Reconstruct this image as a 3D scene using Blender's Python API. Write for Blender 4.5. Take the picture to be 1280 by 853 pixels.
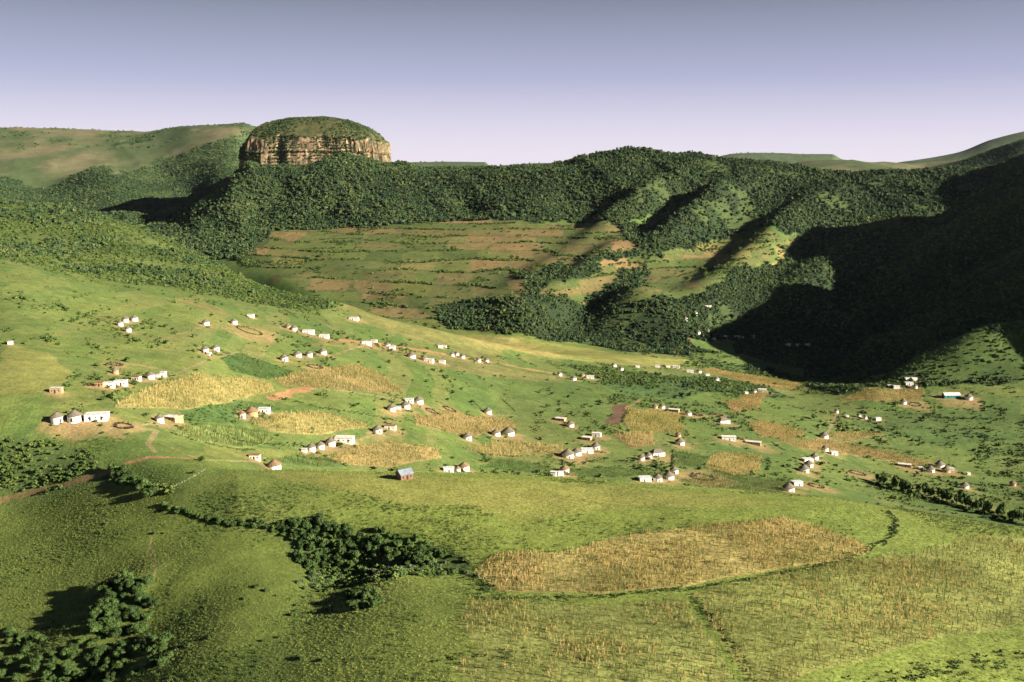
import bpy, bmesh, math, random
import numpy as np

# ------------------------------------------------------------------ camera, sky, sun, exposure
scene = bpy.context.scene
for _o in list(bpy.data.objects):
    bpy.data.objects.remove(_o)
CZ = 260.0                      # eye height above the valley datum
PITCH = 10.3
FPX = 1244.0                    # focal length in pixels of the 1280 px wide photograph
cam_data = bpy.data.cameras.new('camera')
cam_data.sensor_width = 36.0
cam_data.lens = FPX / 1280.0 * 36.0
cam_data.clip_start = 1.0
cam_data.clip_end = 40000.0
cam = bpy.data.objects.new('camera', cam_data)
scene.collection.objects.link(cam)
cam.location = (0, 0, CZ)
cam.rotation_euler = (math.radians(90 - PITCH), 0, 0)
scene.camera = cam

SUN_EL = 22.0                   # degrees above the horizon
SUN_BACK = 22.0                 # degrees behind the picture plane, from the right
sv = np.array([math.cos(math.radians(SUN_EL)) * math.cos(math.radians(SUN_BACK)),
               -math.cos(math.radians(SUN_EL)) * math.sin(math.radians(SUN_BACK)),
               math.sin(math.radians(SUN_EL))])
sun_data = bpy.data.lights.new('sun', 'SUN')
sun_data.energy = 5.0
sun_data.angle = math.radians(0.5)
sun_data.color = (1.0, 0.945, 0.79)
sun = bpy.data.objects.new('sun', sun_data)
scene.collection.objects.link(sun)
sun.rotation_euler = (math.radians(90 - SUN_EL), 0, math.radians(90 - SUN_BACK))
world = bpy.data.worlds.new('World')
scene.world = world
world.use_nodes = True
wn = world.node_tree
wn.nodes.clear()
w_out = wn.nodes.new('ShaderNodeOutputWorld')
w_bg = wn.nodes.new('ShaderNodeBackground')
w_sky = wn.nodes.new('ShaderNodeTexSky')
w_sky.sky_type = 'NISHITA'
w_sky.sun_disc = False
w_sky.sun_elevation = math.radians(SUN_EL)
w_sky.sun_rotation = math.radians(90 + SUN_BACK)
w_sky.altitude = 600
w_sky.air_density = 1.0
w_sky.dust_density = 0.6
w_sky.ozone_density = 1.0
# a thin evening haze low on the horizon, mauve above it
w_tc = wn.nodes.new('ShaderNodeTexCoord')
w_sep = wn.nodes.new('ShaderNodeSeparateXYZ')
w_ramp = wn.nodes.new('ShaderNodeValToRGB')
SKY_STOPS = [(0.0, (0.92, 0.85, 1.0)), (0.035, (0.76, 0.71, 0.91)), (0.08, (0.47, 0.475, 0.70)), (0.15, (0.235, 0.25, 0.345)), (0.30, (0.03, 0.05, 0.10)), (1.0, (0.012, 0.024, 0.055))]
el = w_ramp.color_ramp.elements
el[0].position = 0.0; el[0].color = (*SKY_STOPS[0][1], 1)
el[1].position = 1.0; el[1].color = (*SKY_STOPS[-1][1], 1)
for _pos, _c in SKY_STOPS[1:-1]:
    e = el.new(_pos); e.color = (*_c, 1)
w_tint = wn.nodes.new('ShaderNodeMix')
w_tint.data_type = 'RGBA'
w_tint.inputs[0].default_value = 0.90
w_gain = wn.nodes.new('ShaderNodeVectorMath'); w_gain.operation = 'SCALE'
w_gain.inputs['Scale'].default_value = 6.1
wn.links.new(w_tc.outputs['Generated'], w_sep.inputs[0])
wn.links.new(w_sep.outputs['Z'], w_ramp.inputs[0])
wn.links.new(w_ramp.outputs[0], w_gain.inputs[0])
wn.links.new(w_sky.outputs[0], w_tint.inputs[6])
wn.links.new(w_gain.outputs[0], w_tint.inputs[7])
wn.links.new(w_tint.outputs[2], w_bg.inputs[0])
wn.links.new(w_bg.outputs[0], w_out.inputs[0])
w_bg.inputs[1].default_value = 0.05
scene.view_settings.view_transform = 'Standard'
scene.view_settings.look = 'None'
scene.view_settings.gamma = 1.0
scene.view_settings.exposure = 1.6
scene.render.engine = 'CYCLES'
scene.cycles.max_bounces = 3
scene.cycles.diffuse_bounces = 1
scene.cycles.transparent_max_bounces = 4

rng = np.random.default_rng(7)
random.seed(7)

# ------------------------------------------------------------------ numeric helpers
def lattice(ix, iy, seed):
    h = (ix.astype(np.int64) * 374761393 + iy.astype(np.int64) * 668265263 + seed * 1442695041) & 0xFFFFFFFF
    h = ((h ^ (h >> 13)) * 1274126177) & 0xFFFFFFFF
    h = h ^ (h >> 16)
    return (h & 0xFFFFFF) / float(0xFFFFFF) * 2 - 1

def vnoise(x, y, seed=0):
    ix = np.floor(x); iy = np.floor(y)
    fx = x - ix; fy = y - iy
    fx = fx * fx * fx * (fx * (fx * 6 - 15) + 10); fy = fy * fy * fy * (fy * (fy * 6 - 15) + 10)
    a = lattice(ix, iy, seed); b = lattice(ix + 1, iy, seed)
    c = lattice(ix, iy + 1, seed); d = lattice(ix + 1, iy + 1, seed)
    return (a * (1 - fx) + b * fx) * (1 - fy) + (c * (1 - fx) + d * fx) * fy

def fbm(x, y, wl, octs=4, seed=0, gain=0.5):
    s = np.zeros_like(x, dtype=float); amp = 1.0; tot = 0
    for o in range(octs):
        k = 2 ** o / wl
        s += amp * vnoise(x * k + 17.3 * o, y * k - 9.1 * o, seed + o * 31)
        tot += amp; amp *= gain
    return s / tot

def ridged(x, y, wl, octs=3, seed=0):
    s = np.zeros_like(x, dtype=float); amp = 1.0; tot = 0
    for o in range(octs):
        k = 2 ** o / wl
        s += amp * (1 - 2 * np.abs(vnoise(x * k + 5.3 * o, y * k + 3.1 * o, seed + o * 17)))
        tot += amp; amp *= 0.5
    return s / tot

def sstep(a, b, x):
    t = np.clip((x - a) / (b - a), 0, 1)
    return t * t * (3 - 2 * t)

_p = math.radians(PITCH)
def px2uw(px, py):
    """ray of a photograph pixel -> (x/y, z/y)"""
    X = (np.asarray(px, float) - 640) / FPX
    Y = (426.5 - np.asarray(py, float)) / FPX
    fy = math.cos(_p) + Y * math.sin(_p)
    fz = -math.sin(_p) + Y * math.cos(_p)
    return X / fy, fz / fy

def world2px(x, y, z):
    z = z - CZ
    dep = y * math.cos(_p) - z * math.sin(_p)
    up = y * math.sin(_p) + z * math.cos(_p)
    return 640 + FPX * x / dep, 426.5 - FPX * up / dep

# ------------------------------------------------------------------ terrain profile lines
# each line: list of (px, D, py) with py, or (px, D, None, z) with z relative to the eye
LINES = [
 [(-700,60,None,-96),(640,60,None,-100),(1900,60,None,-104)],
 [(-300,285,853),(0,264,853),(300,226,853),(640,203,853),(980,204,853),(1280,216,853),(1600,228,853)],
 [(-300,378,690),(0,358,690),(300,308,690),(640,288,700),(980,282,710),(1280,284,735),(1600,280,770)],
 [(-300,410,640),(0,400,627),(130,392,597),(240,380,587),(400,385,588),(500,385,590),(640,385,594),(780,380,603),(980,374,619),(1100,370,637),(1280,362,662),(1480,345,700),(1700,330,740)],
 [(-300,438,585),(0,428,562),(130,420,560),(240,410,574),(320,425,None,-139),(400,440,None,-152),(640,450,None,-174),(980,444,None,-182),(1280,435,None,-194),(1600,425,None,-196)],
 [(-300,460,520),(0,460,500),(130,465,508),(240,470,540),(320,490,562),(400,520,577),(500,545,583),(640,600,593),(780,620,601),(980,620,617),(1100,622,634),(1280,600,658),(1600,590,670)],
 [(-300,575,450),(0,580,432),(130,570,455),(240,560,482),(320,580,513),(400,600,522),(500,620,540),(640,700,548),(780,730,548),(980,750,565),(1100,760,585),(1280,760,600),(1600,740,600)],
 [(-300,650,410),(0,650,400),(130,660,418),(240,660,438),(320,700,453),(400,740,457),(500,760,478),(640,860,489),(780,890,498),(980,900,520),(1100,890,533),(1280,880,545),(1600,860,540)],
 [(-300,850,320),(-60,850,320),(0,850,327),(120,850,357),(240,855,379),(330,890,393),(430,930,412),(520,960,432),(640,1000,454),(780,1050,467),(980,1060,487),(1100,990,493),(1200,985,490),(1280,980,486),(1600,960,470)],
 [(-300,950,315),(-60,950,314),(0,950,320),(120,960,345),(240,990,360),(330,980,380),(430,1010,400),(520,1020,420),(640,1050,444),(780,1100,458),(980,1110,481),(1100,1010,484),(1200,1005,480),(1280,1000,474),(1600,980,450)],
 [(-300,1400,240),(0,1400,249),(60,1400,255),(130,1350,270),(200,1300,296),(260,1250,325),(300,1200,345),(340,1150,362),(430,1080,381),(480,1070,398),(540,1070,411),(650,1090,434),(760,1130,451),(870,1180,461),(980,1180,474),(1060,1130,482),(1095,1070,478),(1130,1080,456),(1170,1085,436),(1215,1090,413),(1240,1095,405),(1280,1100,400),(1400,1100,385),(1600,1100,380)],
 [(-300,1900,None,-200),(0,1900,None,-200),(260,1600,None,-225),(430,1320,None,-226),(540,1210,None,-228),(650,1200,None,-232),(760,1225,None,-238),(870,1245,446),(980,1240,462),(1060,1200,474),(1100,1180,None,-248),(1280,1200,None,-240),(1600,1200,None,-220)],
 [(-300,2000,None,-205),(0,2000,None,-205),(200,1850,None,-205),(300,1750,333),(430,1450,381),(550,1330,410),(650,1290,424),(780,1310,434),(870,1330,432),(980,1330,448),(1060,1310,460),(1100,1300,None,-235),(1280,1300,None,-215),(1600,1300,None,-200)],
 [(-300,2150,None,-200),(0,2150,None,-200),(200,2000,312),(300,1850,315),(430,1600,350),(550,1440,376),(650,1440,371),(720,1440,385),(800,1450,371),(870,1470,378),(980,1480,405),(1060,1480,420),(1280,1480,400),(1600,1480,380)],
 [(-300,2300,None,-195),(0,2300,None,-195),(200,2120,301),(300,1950,303),(430,1760,318),(550,1700,330),(700,1700,330),(850,1700,333),(980,1700,340),(1100,1700,350),(1280,1700,330),(1600,1700,320)],
 [(-300,2450,None,-190),(0,2450,None,-190),(200,2250,293),(300,2080,286),(430,2030,284),(560,2010,279),(700,2000,279),(850,1950,285),(980,1930,288),(1100,1930,290),(1280,1930,280),(1600,1930,270)],
 [(-300,2600,287),(0,2600,287),(120,2500,288),(200,2420,285),(235,2450,262),(270,2480,240),(298,2520,218),(340,2560,211),(480,2560,211),(560,2500,215),(640,2450,211),(700,2420,207),(740,2400,198),(790,2400,190),(850,2380,196),(900,2350,201),(1000,2300,209),(1050,2270,216),(1100,2260,222),(1150,2260,219),(1280,2230,216),(1600,2200,210)],
 [(-300,3000,252),(0,3000,252),(100,3000,252),(170,3000,255),(235,3000,248),(290,3000,222),(340,3000,None,-90),(560,3000,None,-110),(980,2900,None,-80),(1280,2800,None,-90),(1600,2700,None,-90)],
 [(-300,3500,222),(0,3500,222),(100,3500,224),(200,3500,222),(290,3600,190),(340,3700,None,-60),(560,3700,None,-90),(900,3700,None,-60),(980,3700,213),(1020,3700,205),(1060,3700,202),(1110,3600,205),(1150,3500,211),(1170,3400,207),(1200,3350,200),(1250,3300,183),(1280,3250,174),(1450,3200,140),(1600,3200,130)],
 [(-300,4500,168),(0,4500,162),(100,4500,163),(180,4400,164),(240,4250,156),(300,4150,155),(320,4100,160),(345,4100,178),(400,4300,198),(480,4500,None,-60),(900,4500,None,-60),(1100,4400,None,-30),(1280,4300,None,-40),(1600,4300,None,0)],
 [(-300,5300,None,0),(300,5300,None,0),(480,5500,None,-60),(900,5400,None,-60),(1060,5400,None,-60),(1100,5400,208),(1130,5400,203),(1165,5400,198),(1200,5400,190),(1240,5400,175),(1280,5400,165),(1450,5400,140),(1600,5400,135)],
 [(-300,6300,None,-60),(480,6300,None,-100),(850,6100,None,-60),(880,6100,202),(920,6100,193),(950,6100,191.5),(1000,6100,193),(1040,6100,194),(1052,6100,200),(1090,6200,None,-40),(1280,6500,None,-60),(1600,6500,None,-60)],
 [(-300,7500,None,-60),(300,7500,206),(490,7500,205),(520,7500,204),(560,7500,203),(606,7500,203),(613,7500,208),(625,7500,209),(650,7500,206),(680,7500,205),(720,7500,207),(850,7500,207),(1280,7500,208),(1600,7500,208)],
 [(-300,9500,None,-120),(1600,9500,None,-120)],
 [(-300,14000,None,-160),(1600,14000,None,-160)],
]

def line_fn(line):
    us, ws, ds = [], [], []
    for p in line:
        if len(p) == 4:
            u, _ = px2uw(p[0], 300); w = p[3] / p[1]
        else:
            u, w = px2uw(p[0], p[2])
        us.append(float(u)); ws.append(float(w)); ds.append(math.log(p[1]))
    return np.array(us), np.array(ws), np.array(ds)

def pchip_slopes(x, y):
    h = np.diff(x); d = np.diff(y) / h
    m = np.zeros_like(y)
    for i in range(1, len(x) - 1):
        if d[i-1] * d[i] > 0:
            w1 = 2 * h[i] + h[i-1]; w2 = h[i] + 2 * h[i-1]
            m[i] = (w1 + w2) / (w1 / d[i-1] + w2 / d[i])
    if len(x) > 1:
        m[0] = d[0]; m[-1] = d[-1]
    return m

def pchip(x, y, q):
    x = np.asarray(x); y = np.asarray(y)
    m = pchip_slopes(x, y)
    q = np.clip(q, x[0], x[-1])
    i = np.clip(np.searchsorted(x, q) - 1, 0, len(x) - 2)
    h = x[i+1] - x[i]; t = (q - x[i]) / h
    return ((2*t**3 - 3*t**2 + 1) * y[i] + (t**3 - 2*t**2 + t) * h * m[i]
            + (-2*t**3 + 3*t**2) * y[i+1] + (t**3 - t**2) * h * m[i+1])

US = np.concatenate([np.linspace(-1.3, -0.62, 60, endpoint=False), np.arange(-0.62, 0.62, 0.0011), np.linspace(0.62, 1.3, 61)])
DS = np.concatenate([np.exp(np.linspace(math.log(60), math.log(150), 40, endpoint=False)),
                     np.exp(np.linspace(math.log(150), math.log(3000), 860, endpoint=False)),
                     np.exp(np.linspace(math.log(3000), math.log(14000), 190))])
LD = np.log(DS)
NU, ND = len(US), len(DS)
kw = np.zeros((len(LINES), NU)); kd = np.zeros((len(LINES), NU))
for i, ln in enumerate(LINES):
    lu, lw, lld = line_fn(ln)
    kw[i] = pchip(lu, lw, US); kd[i] = pchip(lu, lld, US)
W = np.zeros((ND, NU))
for j in range(NU):
    W[:, j] = pchip(kd[:, j], kw[:, j], LD)
U2 = np.broadcast_to(US, (ND, NU)); D2 = np.broadcast_to(DS[:, None], (ND, NU))
X2 = U2 * D2; Y2 = D2
Z2 = W * D2                      # relative to the eye

# the mountain on the right: its crest starts outside the picture and runs away
def tent(x, y, pts):
    best = np.full(x.shape, -9999.0)
    for (x0, y0, z0, s0), (x1, y1, z1, s1) in zip(pts[:-1], pts[1:]):
        dx, dy = x1 - x0, y1 - y0
        t = np.clip(((x - x0) * dx + (y - y0) * dy) / (dx * dx + dy * dy), 0, 1)
        dist = np.sqrt((x - x0 - t * dx) ** 2 + (y - y0 - t * dy) ** 2)
        zz = z0 + t * (z1 - z0) - (s0 + t * (s1 - s0)) * (np.sqrt(dist ** 2 + 40 ** 2) - 40)
        best = np.maximum(best, zz)
    return best
def smax(a, b, k):
    h = np.clip(0.5 + 0.5 * (a - b) / k, 0, 1)
    return b * (1 - h) + a * h + k * h * (1 - h)
warp = 45 * fbm(X2, Y2, 420, 3, 91)
M = tent(X2 + warp, Y2 + warp * 0.6, [(850,1010,-40,1.15),(900,1120,22,.92),(975,1300,62,.76),(1020,1440,-25,.74),(1062,1570,80,.70),(1085,1700,84,.66),(1130,1860,0,.62),(1165,1970,40,.58),(1190,2060,38,.55),(1360,2500,10,.4),(1700,3000,20,.4)])  # unseen crest: heights shaped to throw the valley shadow, notch added to let light through
M += 22 * ridged(X2, Y2, 330, 3, 5) * sstep(-330, -150, M)
MOUNT = (M > Z2 - 4) & (D2 < 2300)
Z2 = smax(M, Z2, 14.0)
# spurs and gullies of the wooded ridge, running down towards the lower left
def spur(pts, amp, wid):
    """raise (or lower) the ground along a line of (px, py, Dmin, Dmax)"""
    global Z2
    P = [unproject(*p) for p in pts]
    best = np.zeros_like(X2)
    for k in range(len(P) - 1):
        (x0, y0), (x1, y1) = P[k][:2], P[k+1][:2]
        a0 = amp[k] if isinstance(amp, (list, tuple)) else amp
        a1 = amp[k+1] if isinstance(amp, (list, tuple)) else amp
        dx, dy = x1 - x0, y1 - y0
        t = np.clip(((X2 - x0) * dx + (Y2 - y0) * dy) / (dx * dx + dy * dy + 1e-6), 0, 1)
        d2 = (X2 - x0 - t * dx) ** 2 + (Y2 - y0 - t * dy) ** 2
        v = (a0 + t * (a1 - a0)) * np.exp(-d2 / (2 * wid * wid))
        best = np.where(np.abs(v) > np.abs(best), v, best)
    Z2 = Z2 + best

def unproject(px, py, dmin=120, dmax=13000):
    """pixel of the photograph -> point on the ground (x, y, z relative to the eye)"""
    u, w = px2uw(px, py)
    fj = np.interp(u, US, np.arange(NU)); j = int(min(NU - 2, fj)); t = fj - j
    a = int(np.searchsorted(DS, dmin)); b = min(ND, int(np.searchsorted(DS, dmax)) + 1)
    col = (Z2[a:b, j] * (1 - t) + Z2[a:b, j+1] * t) / DS[a:b]
    hit = np.nonzero(col >= w)[0]
    if len(hit):
        k = hit[0]
        if k == 0:
            D = DS[a]
        else:
            s = (w - col[k-1]) / (col[k] - col[k-1] + 1e-12)
            D = DS[a+k-1] * (1 - s) + DS[a+k] * s
    else:
        k = int(np.argmax(col)); D = DS[a+k]
    return float(u * D), float(D), float(np.interp(D, DS[a:b], col) * D)

def ground(x, y):
    """ground height at world x, y (absolute)"""
    x = np.asarray(x, float); y = np.asarray(y, float)
    fj = np.interp(x / y, US, np.arange(NU)); fi = np.interp(np.log(y), LD, np.arange(ND))
    j = np.minimum(NU - 2, fj.astype(int)); i = np.minimum(ND - 2, fi.astype(int))
    t = fj - j; s = fi - i
    return CZ + (Z2[i, j] * (1-s) * (1-t) + Z2[i, j+1] * (1-s) * t + Z2[i+1, j] * s * (1-t) + Z2[i+1, j+1] * s * t)

# wooded ridge: spurs (positive) with gullies between
spur([(955,225,1600,2500),(900,262,1600,2500),(850,300,1500,2500),(800,330,1400,2400)], [18,60,50,12], 29)
spur([(860,215,1600,2500),(815,250,1600,2500),(770,282,1600,2400),(730,310,1500,2300)], [12,42,32,6], 27)
spur([(1040,240,1500,2500),(985,290,1500,2400),(930,340,1300,2200),(880,380,1300,2000),(850,400,1250,1900)], [14,38,34,24,8], 30)
spur([(1150,270,1400,2400),(1080,320,1300,2200),(1010,365,1300,2000),(960,400,1250,1900)], [12,36,34,10], 34)
spur([(800,285,1500,2400),(760,325,1500,2200),(715,365,1300,2000),(690,385,1290,1800)], [6,24,28,14], 26)
spur([(735,300,1500,2400),(690,335,1500,2200),(650,362,1350,2000)], [3,12,8], 26)
spur([(640,385,1290,1700),(655,410,1280,1600)], [14,18], 26)
spur([(800,372,1290,1800),(830,392,1290,1700),(840,415,1270,1500)], [14,16,12], 30)
spur([(735,372,1290,1800),(722,398,1270,1600)], [-16,-14], 24)
spur([(130,212,2600,3400),(150,240,2500,3300),(180,270,2400,3200)], [46,34,10], 70)
spur([(40,232,2600,3400),(70,255,2500,3300)], [-22,-10], 70)
spur([(330,250,2200,2600),(300,285,1800,2500)], [-16,-10], 50)
spur([(600,225,1900,2500),(590,262,1900,2400)], [-14,-10], 40)
spur([(690,222,1900,2500),(670,262,1900,2400)], [14,8], 40)
spur([(435,203,2400,2650),(415,222,2200,2600),(395,262,1950,2500)], [26,20,4], 50)
spur([(335,207,2400,2650),(330,240,2200,2600)], [14,8], 50)
# foreground: gully with thicket, hollow to the left
spur([(200,632,250,420),(280,655,250,400),(350,668,240,400),(420,690,240,400),(520,690,240,400),(600,715,240,400)], [-2,-3,-5,-6,-4,-2], 9)
spur([(430,690,240,400),(400,730,220,400),(380,770,220,400),(330,830,200,350)], [-5,-5,-3,-1], 12)
spur([(260,700,220,400),(200,760,200,400),(150,800,200,350),(60,853,190,350)], [-.5,-2,-4,-5], 20)
spur([(60,840,190,350),(170,745,220,350),(215,735,220,350)], [4,5,3], 10)
spur([(110,700,220,400),(10,720,220,400)], [3,3], 22)
spur([(980,680,220,400),(1120,660,220,400),(1280,700,200,400)], [1.5,3,2], 28)
# undulation everywhere, scaled with how far off it is
undul = 0.35 * fbm(X2, Y2, 38, 3, 11) + 1.7 * fbm(X2, Y2, 170, 3, 12) * sstep(300, 700, D2)
undul += 5.0 * fbm(X2, Y2, 420, 4, 13) * sstep(1250, 1900, D2)
undul += 15 * ridged(X2 + 0.35 * Y2, Y2 * 0.35, 150, 3, 21) * sstep(1950, 2150, D2) * (1 - sstep(2600, 3000, D2)) * sstep(0.0, 0.25, np.abs(U2 - 0.06) + 0.15)
undul += 26 * ridged(X2 * 0.8 + Y2 * 0.5, Y2 * 0.6, 520, 4, 23) * sstep(2900, 3600, D2) * (1 - 0.7 * sstep(3900, 5000, D2))
Z2 = Z2 + undul * (1 - 0.55 * np.exp(-((D2 - 385) / 60) ** 2))
vis = np.maximum.accumulate(Z2 / D2, axis=0)
VIS = (Z2 / D2) >= vis - 0.004
# ------------------------------------------------------------------ land cover
def poly_world(pts, dmin=120, dmax=13000, step=10):
    out = []
    n = len(pts)
    for i in range(n):
        a, b = pts[i], pts[(i+1) % n]
        k = max(1, int(math.hypot(b[0]-a[0], b[1]-a[1]) / step))
        for s in range(k):
            t = s / k
            x, y, _ = unproject(a[0] + t * (b[0]-a[0]), a[1] + t * (b[1]-a[1]), dmin, dmax)
            out.append((x, y))
    return np.array(out)

def in_poly(poly, x, y):
    inside = np.zeros(x.shape, bool)
    x0, y0 = poly[:, 0].min(), poly[:, 1].min(); x1, y1 = poly[:, 0].max(), poly[:, 1].max()
    bb = (x >= x0) & (x <= x1) & (y >= y0) & (y <= y1)
    xs, ys = x[bb], y[bb]
    r = np.zeros(xs.shape, bool)
    for k in range(len(poly)):
        ax, ay = poly[k-1]; bx, by = poly[k]
        if ay == by: continue
        c = (ys > min(ay, by)) & (ys <= max(ay, by)) & (xs < (bx-ax) * (ys-ay) / (by-ay) + ax)
        r ^= c
    inside[bb] = r
    return inside

JX = X2 + 0.010 * D2 * (1 + 1.6 * (D2 < 400)) * fbm(X2, Y2, 45, 3, 71); JY = Y2 + 0.014 * D2 * (1 + 0.8 * (D2 < 400)) * fbm(X2, Y2, 45, 3, 72)
def region(pts, dmin=120, dmax=13000, jit=True):
    P = poly_world(pts, dmin, dmax)
    return in_poly(P, JX if jit else X2, JY if jit else Y2) & (D2 >= dmin) & (D2 <= dmax)

def path_mask(pts, wid, dmin=120, dmax=13000):
    """ground within wid metres of a line drawn over photograph pixels"""
    P = poly_world(pts, dmin, dmax, 8)
    n = 0
    m = np.zeros(X2.shape, bool)
    k = len(P)
    # poly_world closes the loop: keep the outgoing half only
    L = 0
    for i in range(len(pts) - 1):
        L += max(1, int(math.hypot(pts[i+1][0]-pts[i][0], pts[i+1][1]-pts[i][1]) / 8))
    P = P[:L+1]
    x0, y0 = P.min(0) - wid; x1, y1 = P.max(0) + wid
    ii = np.nonzero((X2 > x0) & (X2 < x1) & (Y2 > y0) & (Y2 < y1))
    xs, ys = X2[ii], Y2[ii]
    hit = np.zeros(xs.shape, bool)
    wj = wid * (1 + 0.5 * fbm(xs, ys, 9, 2, 55))
    for i in range(len(P) - 1):
        dx, dy = P[i+1] - P[i]
        t = np.clip(((xs - P[i][0]) * dx + (ys - P[i][1]) * dy) / (dx*dx + dy*dy + 1e-9), 0, 1)
        hit |= (xs - P[i][0] - t*dx) ** 2 + (ys - P[i][1] - t*dy) ** 2 < wj ** 2
    m[ii] = hit
    return m

COL = np.zeros((ND, NU, 3))
GREEN = np.array([0.102, 0.143, 0.033]); LUSH = np.array([0.066, 0.110, 0.029]); YELLOW = np.array([0.260, 0.235, 0.066])
OLIVE = np.array([0.105, 0.110, 0.030]); DRY = np.array([0.24, 0.17, 0.075]); DIRT = np.array([0.34, 0.17, 0.085])
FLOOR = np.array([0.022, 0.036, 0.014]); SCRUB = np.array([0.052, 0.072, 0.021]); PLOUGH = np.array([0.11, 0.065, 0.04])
n1 = fbm(X2, Y2, 60, 4, 31); n2 = fbm(X2, Y2, 14, 3, 32); n3 = fbm(X2, Y2, 260, 3, 33)
def mixc(a, b, t):
    t = np.clip(t, 0, 1)[..., None]
    return a * (1 - t) + b * t
COL[:] = mixc(np.broadcast_to(GREEN, COL.shape), LUSH, 0.45 + 0.7 * n1)
COL[:] = mixc(COL, YELLOW, 0.22 * n2 + 0.22 * n3 + 0.02)
KIND = np.zeros((ND, NU), np.uint8)          # 0 grass, 1 dry maize, 2 leafy crop, 3 forest, 4 scrub, 5 dirt, 6 terrace, 7 sparse maize, 8 yellow grass
def paint(m, col, kind, mixn=0.0, amt=1.0):
    v = COL[m]
    c = np.asarray(col) * (1 + mixn * (n2[m] + 0.6 * n1[m]))[:, None]
    COL[m] = v * (1 - amt) + c * amt
    if kind is not None: KIND[m] = kind

THICK = [[(335,655),(385,648),(450,656),(545,680),(600,712),(560,722),(500,722),(470,738),(480,758),(445,768),(400,752),(360,735),(352,700)],[(112,742),(150,722),(188,730),(196,775),(232,810),(205,842),(150,865),(90,875),(78,830)],[(-40,786),(10,788),(52,798),(92,822),(92,875),(-40,885)],[(132,584),(150,583),(174,598),(200,618),(192,628),(166,614),(140,602)]]
# the far country
far = D2 > 2900
nf = fbm(X2, Y2, 70, 4, 34)
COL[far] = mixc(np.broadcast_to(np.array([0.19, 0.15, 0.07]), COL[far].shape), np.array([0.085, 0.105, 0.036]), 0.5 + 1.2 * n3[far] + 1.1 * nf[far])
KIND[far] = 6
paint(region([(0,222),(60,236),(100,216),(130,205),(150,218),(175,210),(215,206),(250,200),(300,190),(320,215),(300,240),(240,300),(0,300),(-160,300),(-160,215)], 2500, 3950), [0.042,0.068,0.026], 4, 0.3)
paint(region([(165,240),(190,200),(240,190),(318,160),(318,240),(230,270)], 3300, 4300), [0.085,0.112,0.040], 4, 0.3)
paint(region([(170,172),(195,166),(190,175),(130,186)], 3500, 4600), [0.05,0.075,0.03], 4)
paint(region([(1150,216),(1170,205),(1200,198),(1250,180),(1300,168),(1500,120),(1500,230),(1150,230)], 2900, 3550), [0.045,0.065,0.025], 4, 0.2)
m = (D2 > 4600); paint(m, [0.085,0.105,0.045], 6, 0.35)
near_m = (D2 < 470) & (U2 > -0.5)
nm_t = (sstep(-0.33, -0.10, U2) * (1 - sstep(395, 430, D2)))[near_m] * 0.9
COL[near_m] = mixc(COL[near_m], np.array([0.185, 0.222, 0.045]), nm_t * np.clip(0.85 + 0.6 * n1[near_m], 0, 1))  # the mound's sunlit brightness is put into a lighter grass colour
# yellowish summer grass on the upper parts of the near mound
paint(region([(330,588),(420,590),(620,600),(760,607),(900,620),(1000,632),(880,632),(760,628),(640,636),(520,628),(420,608),(360,596)], 300, 390), YELLOW * 0.9, 8, 0.2, 0.75)
paint(region([(580,615),(700,618),(860,622),(760,640),(640,652),(590,640)], 300, 390), YELLOW, 8, 0.2, 0.5)
for pl in THICK: paint(region(pl, 170, 430), [0.055,0.08,0.024], 4, 0.3, 0.8)
# left slope colours
paint(region([(0,430),(60,440),(90,470),(60,490),(0,492)], 400, 700), YELLOW * 0.85, 8, 0.25, 0.7)
paint(region([(130,455),(330,440),(500,470),(430,500),(250,520),(130,540),(60,520)], 400, 800), YELLOW * 0.75, 0, 0.3, 0.22)
paint(region([(250,570),(420,582),(410,570),(330,560),(260,552)], 380, 600), YELLOW * 0.8, 8, 0.2, 0.5)
# lower left hollow: the slope's shade is put into a darker grass colour
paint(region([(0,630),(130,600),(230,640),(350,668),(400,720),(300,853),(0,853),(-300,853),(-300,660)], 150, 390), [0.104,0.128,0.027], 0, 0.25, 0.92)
paint(region([(300,760),(420,740),(560,720),(620,760),(560,853),(280,853)], 150, 330), [0.115,0.145,0.032], 0, 0.25, 0.6)
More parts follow.
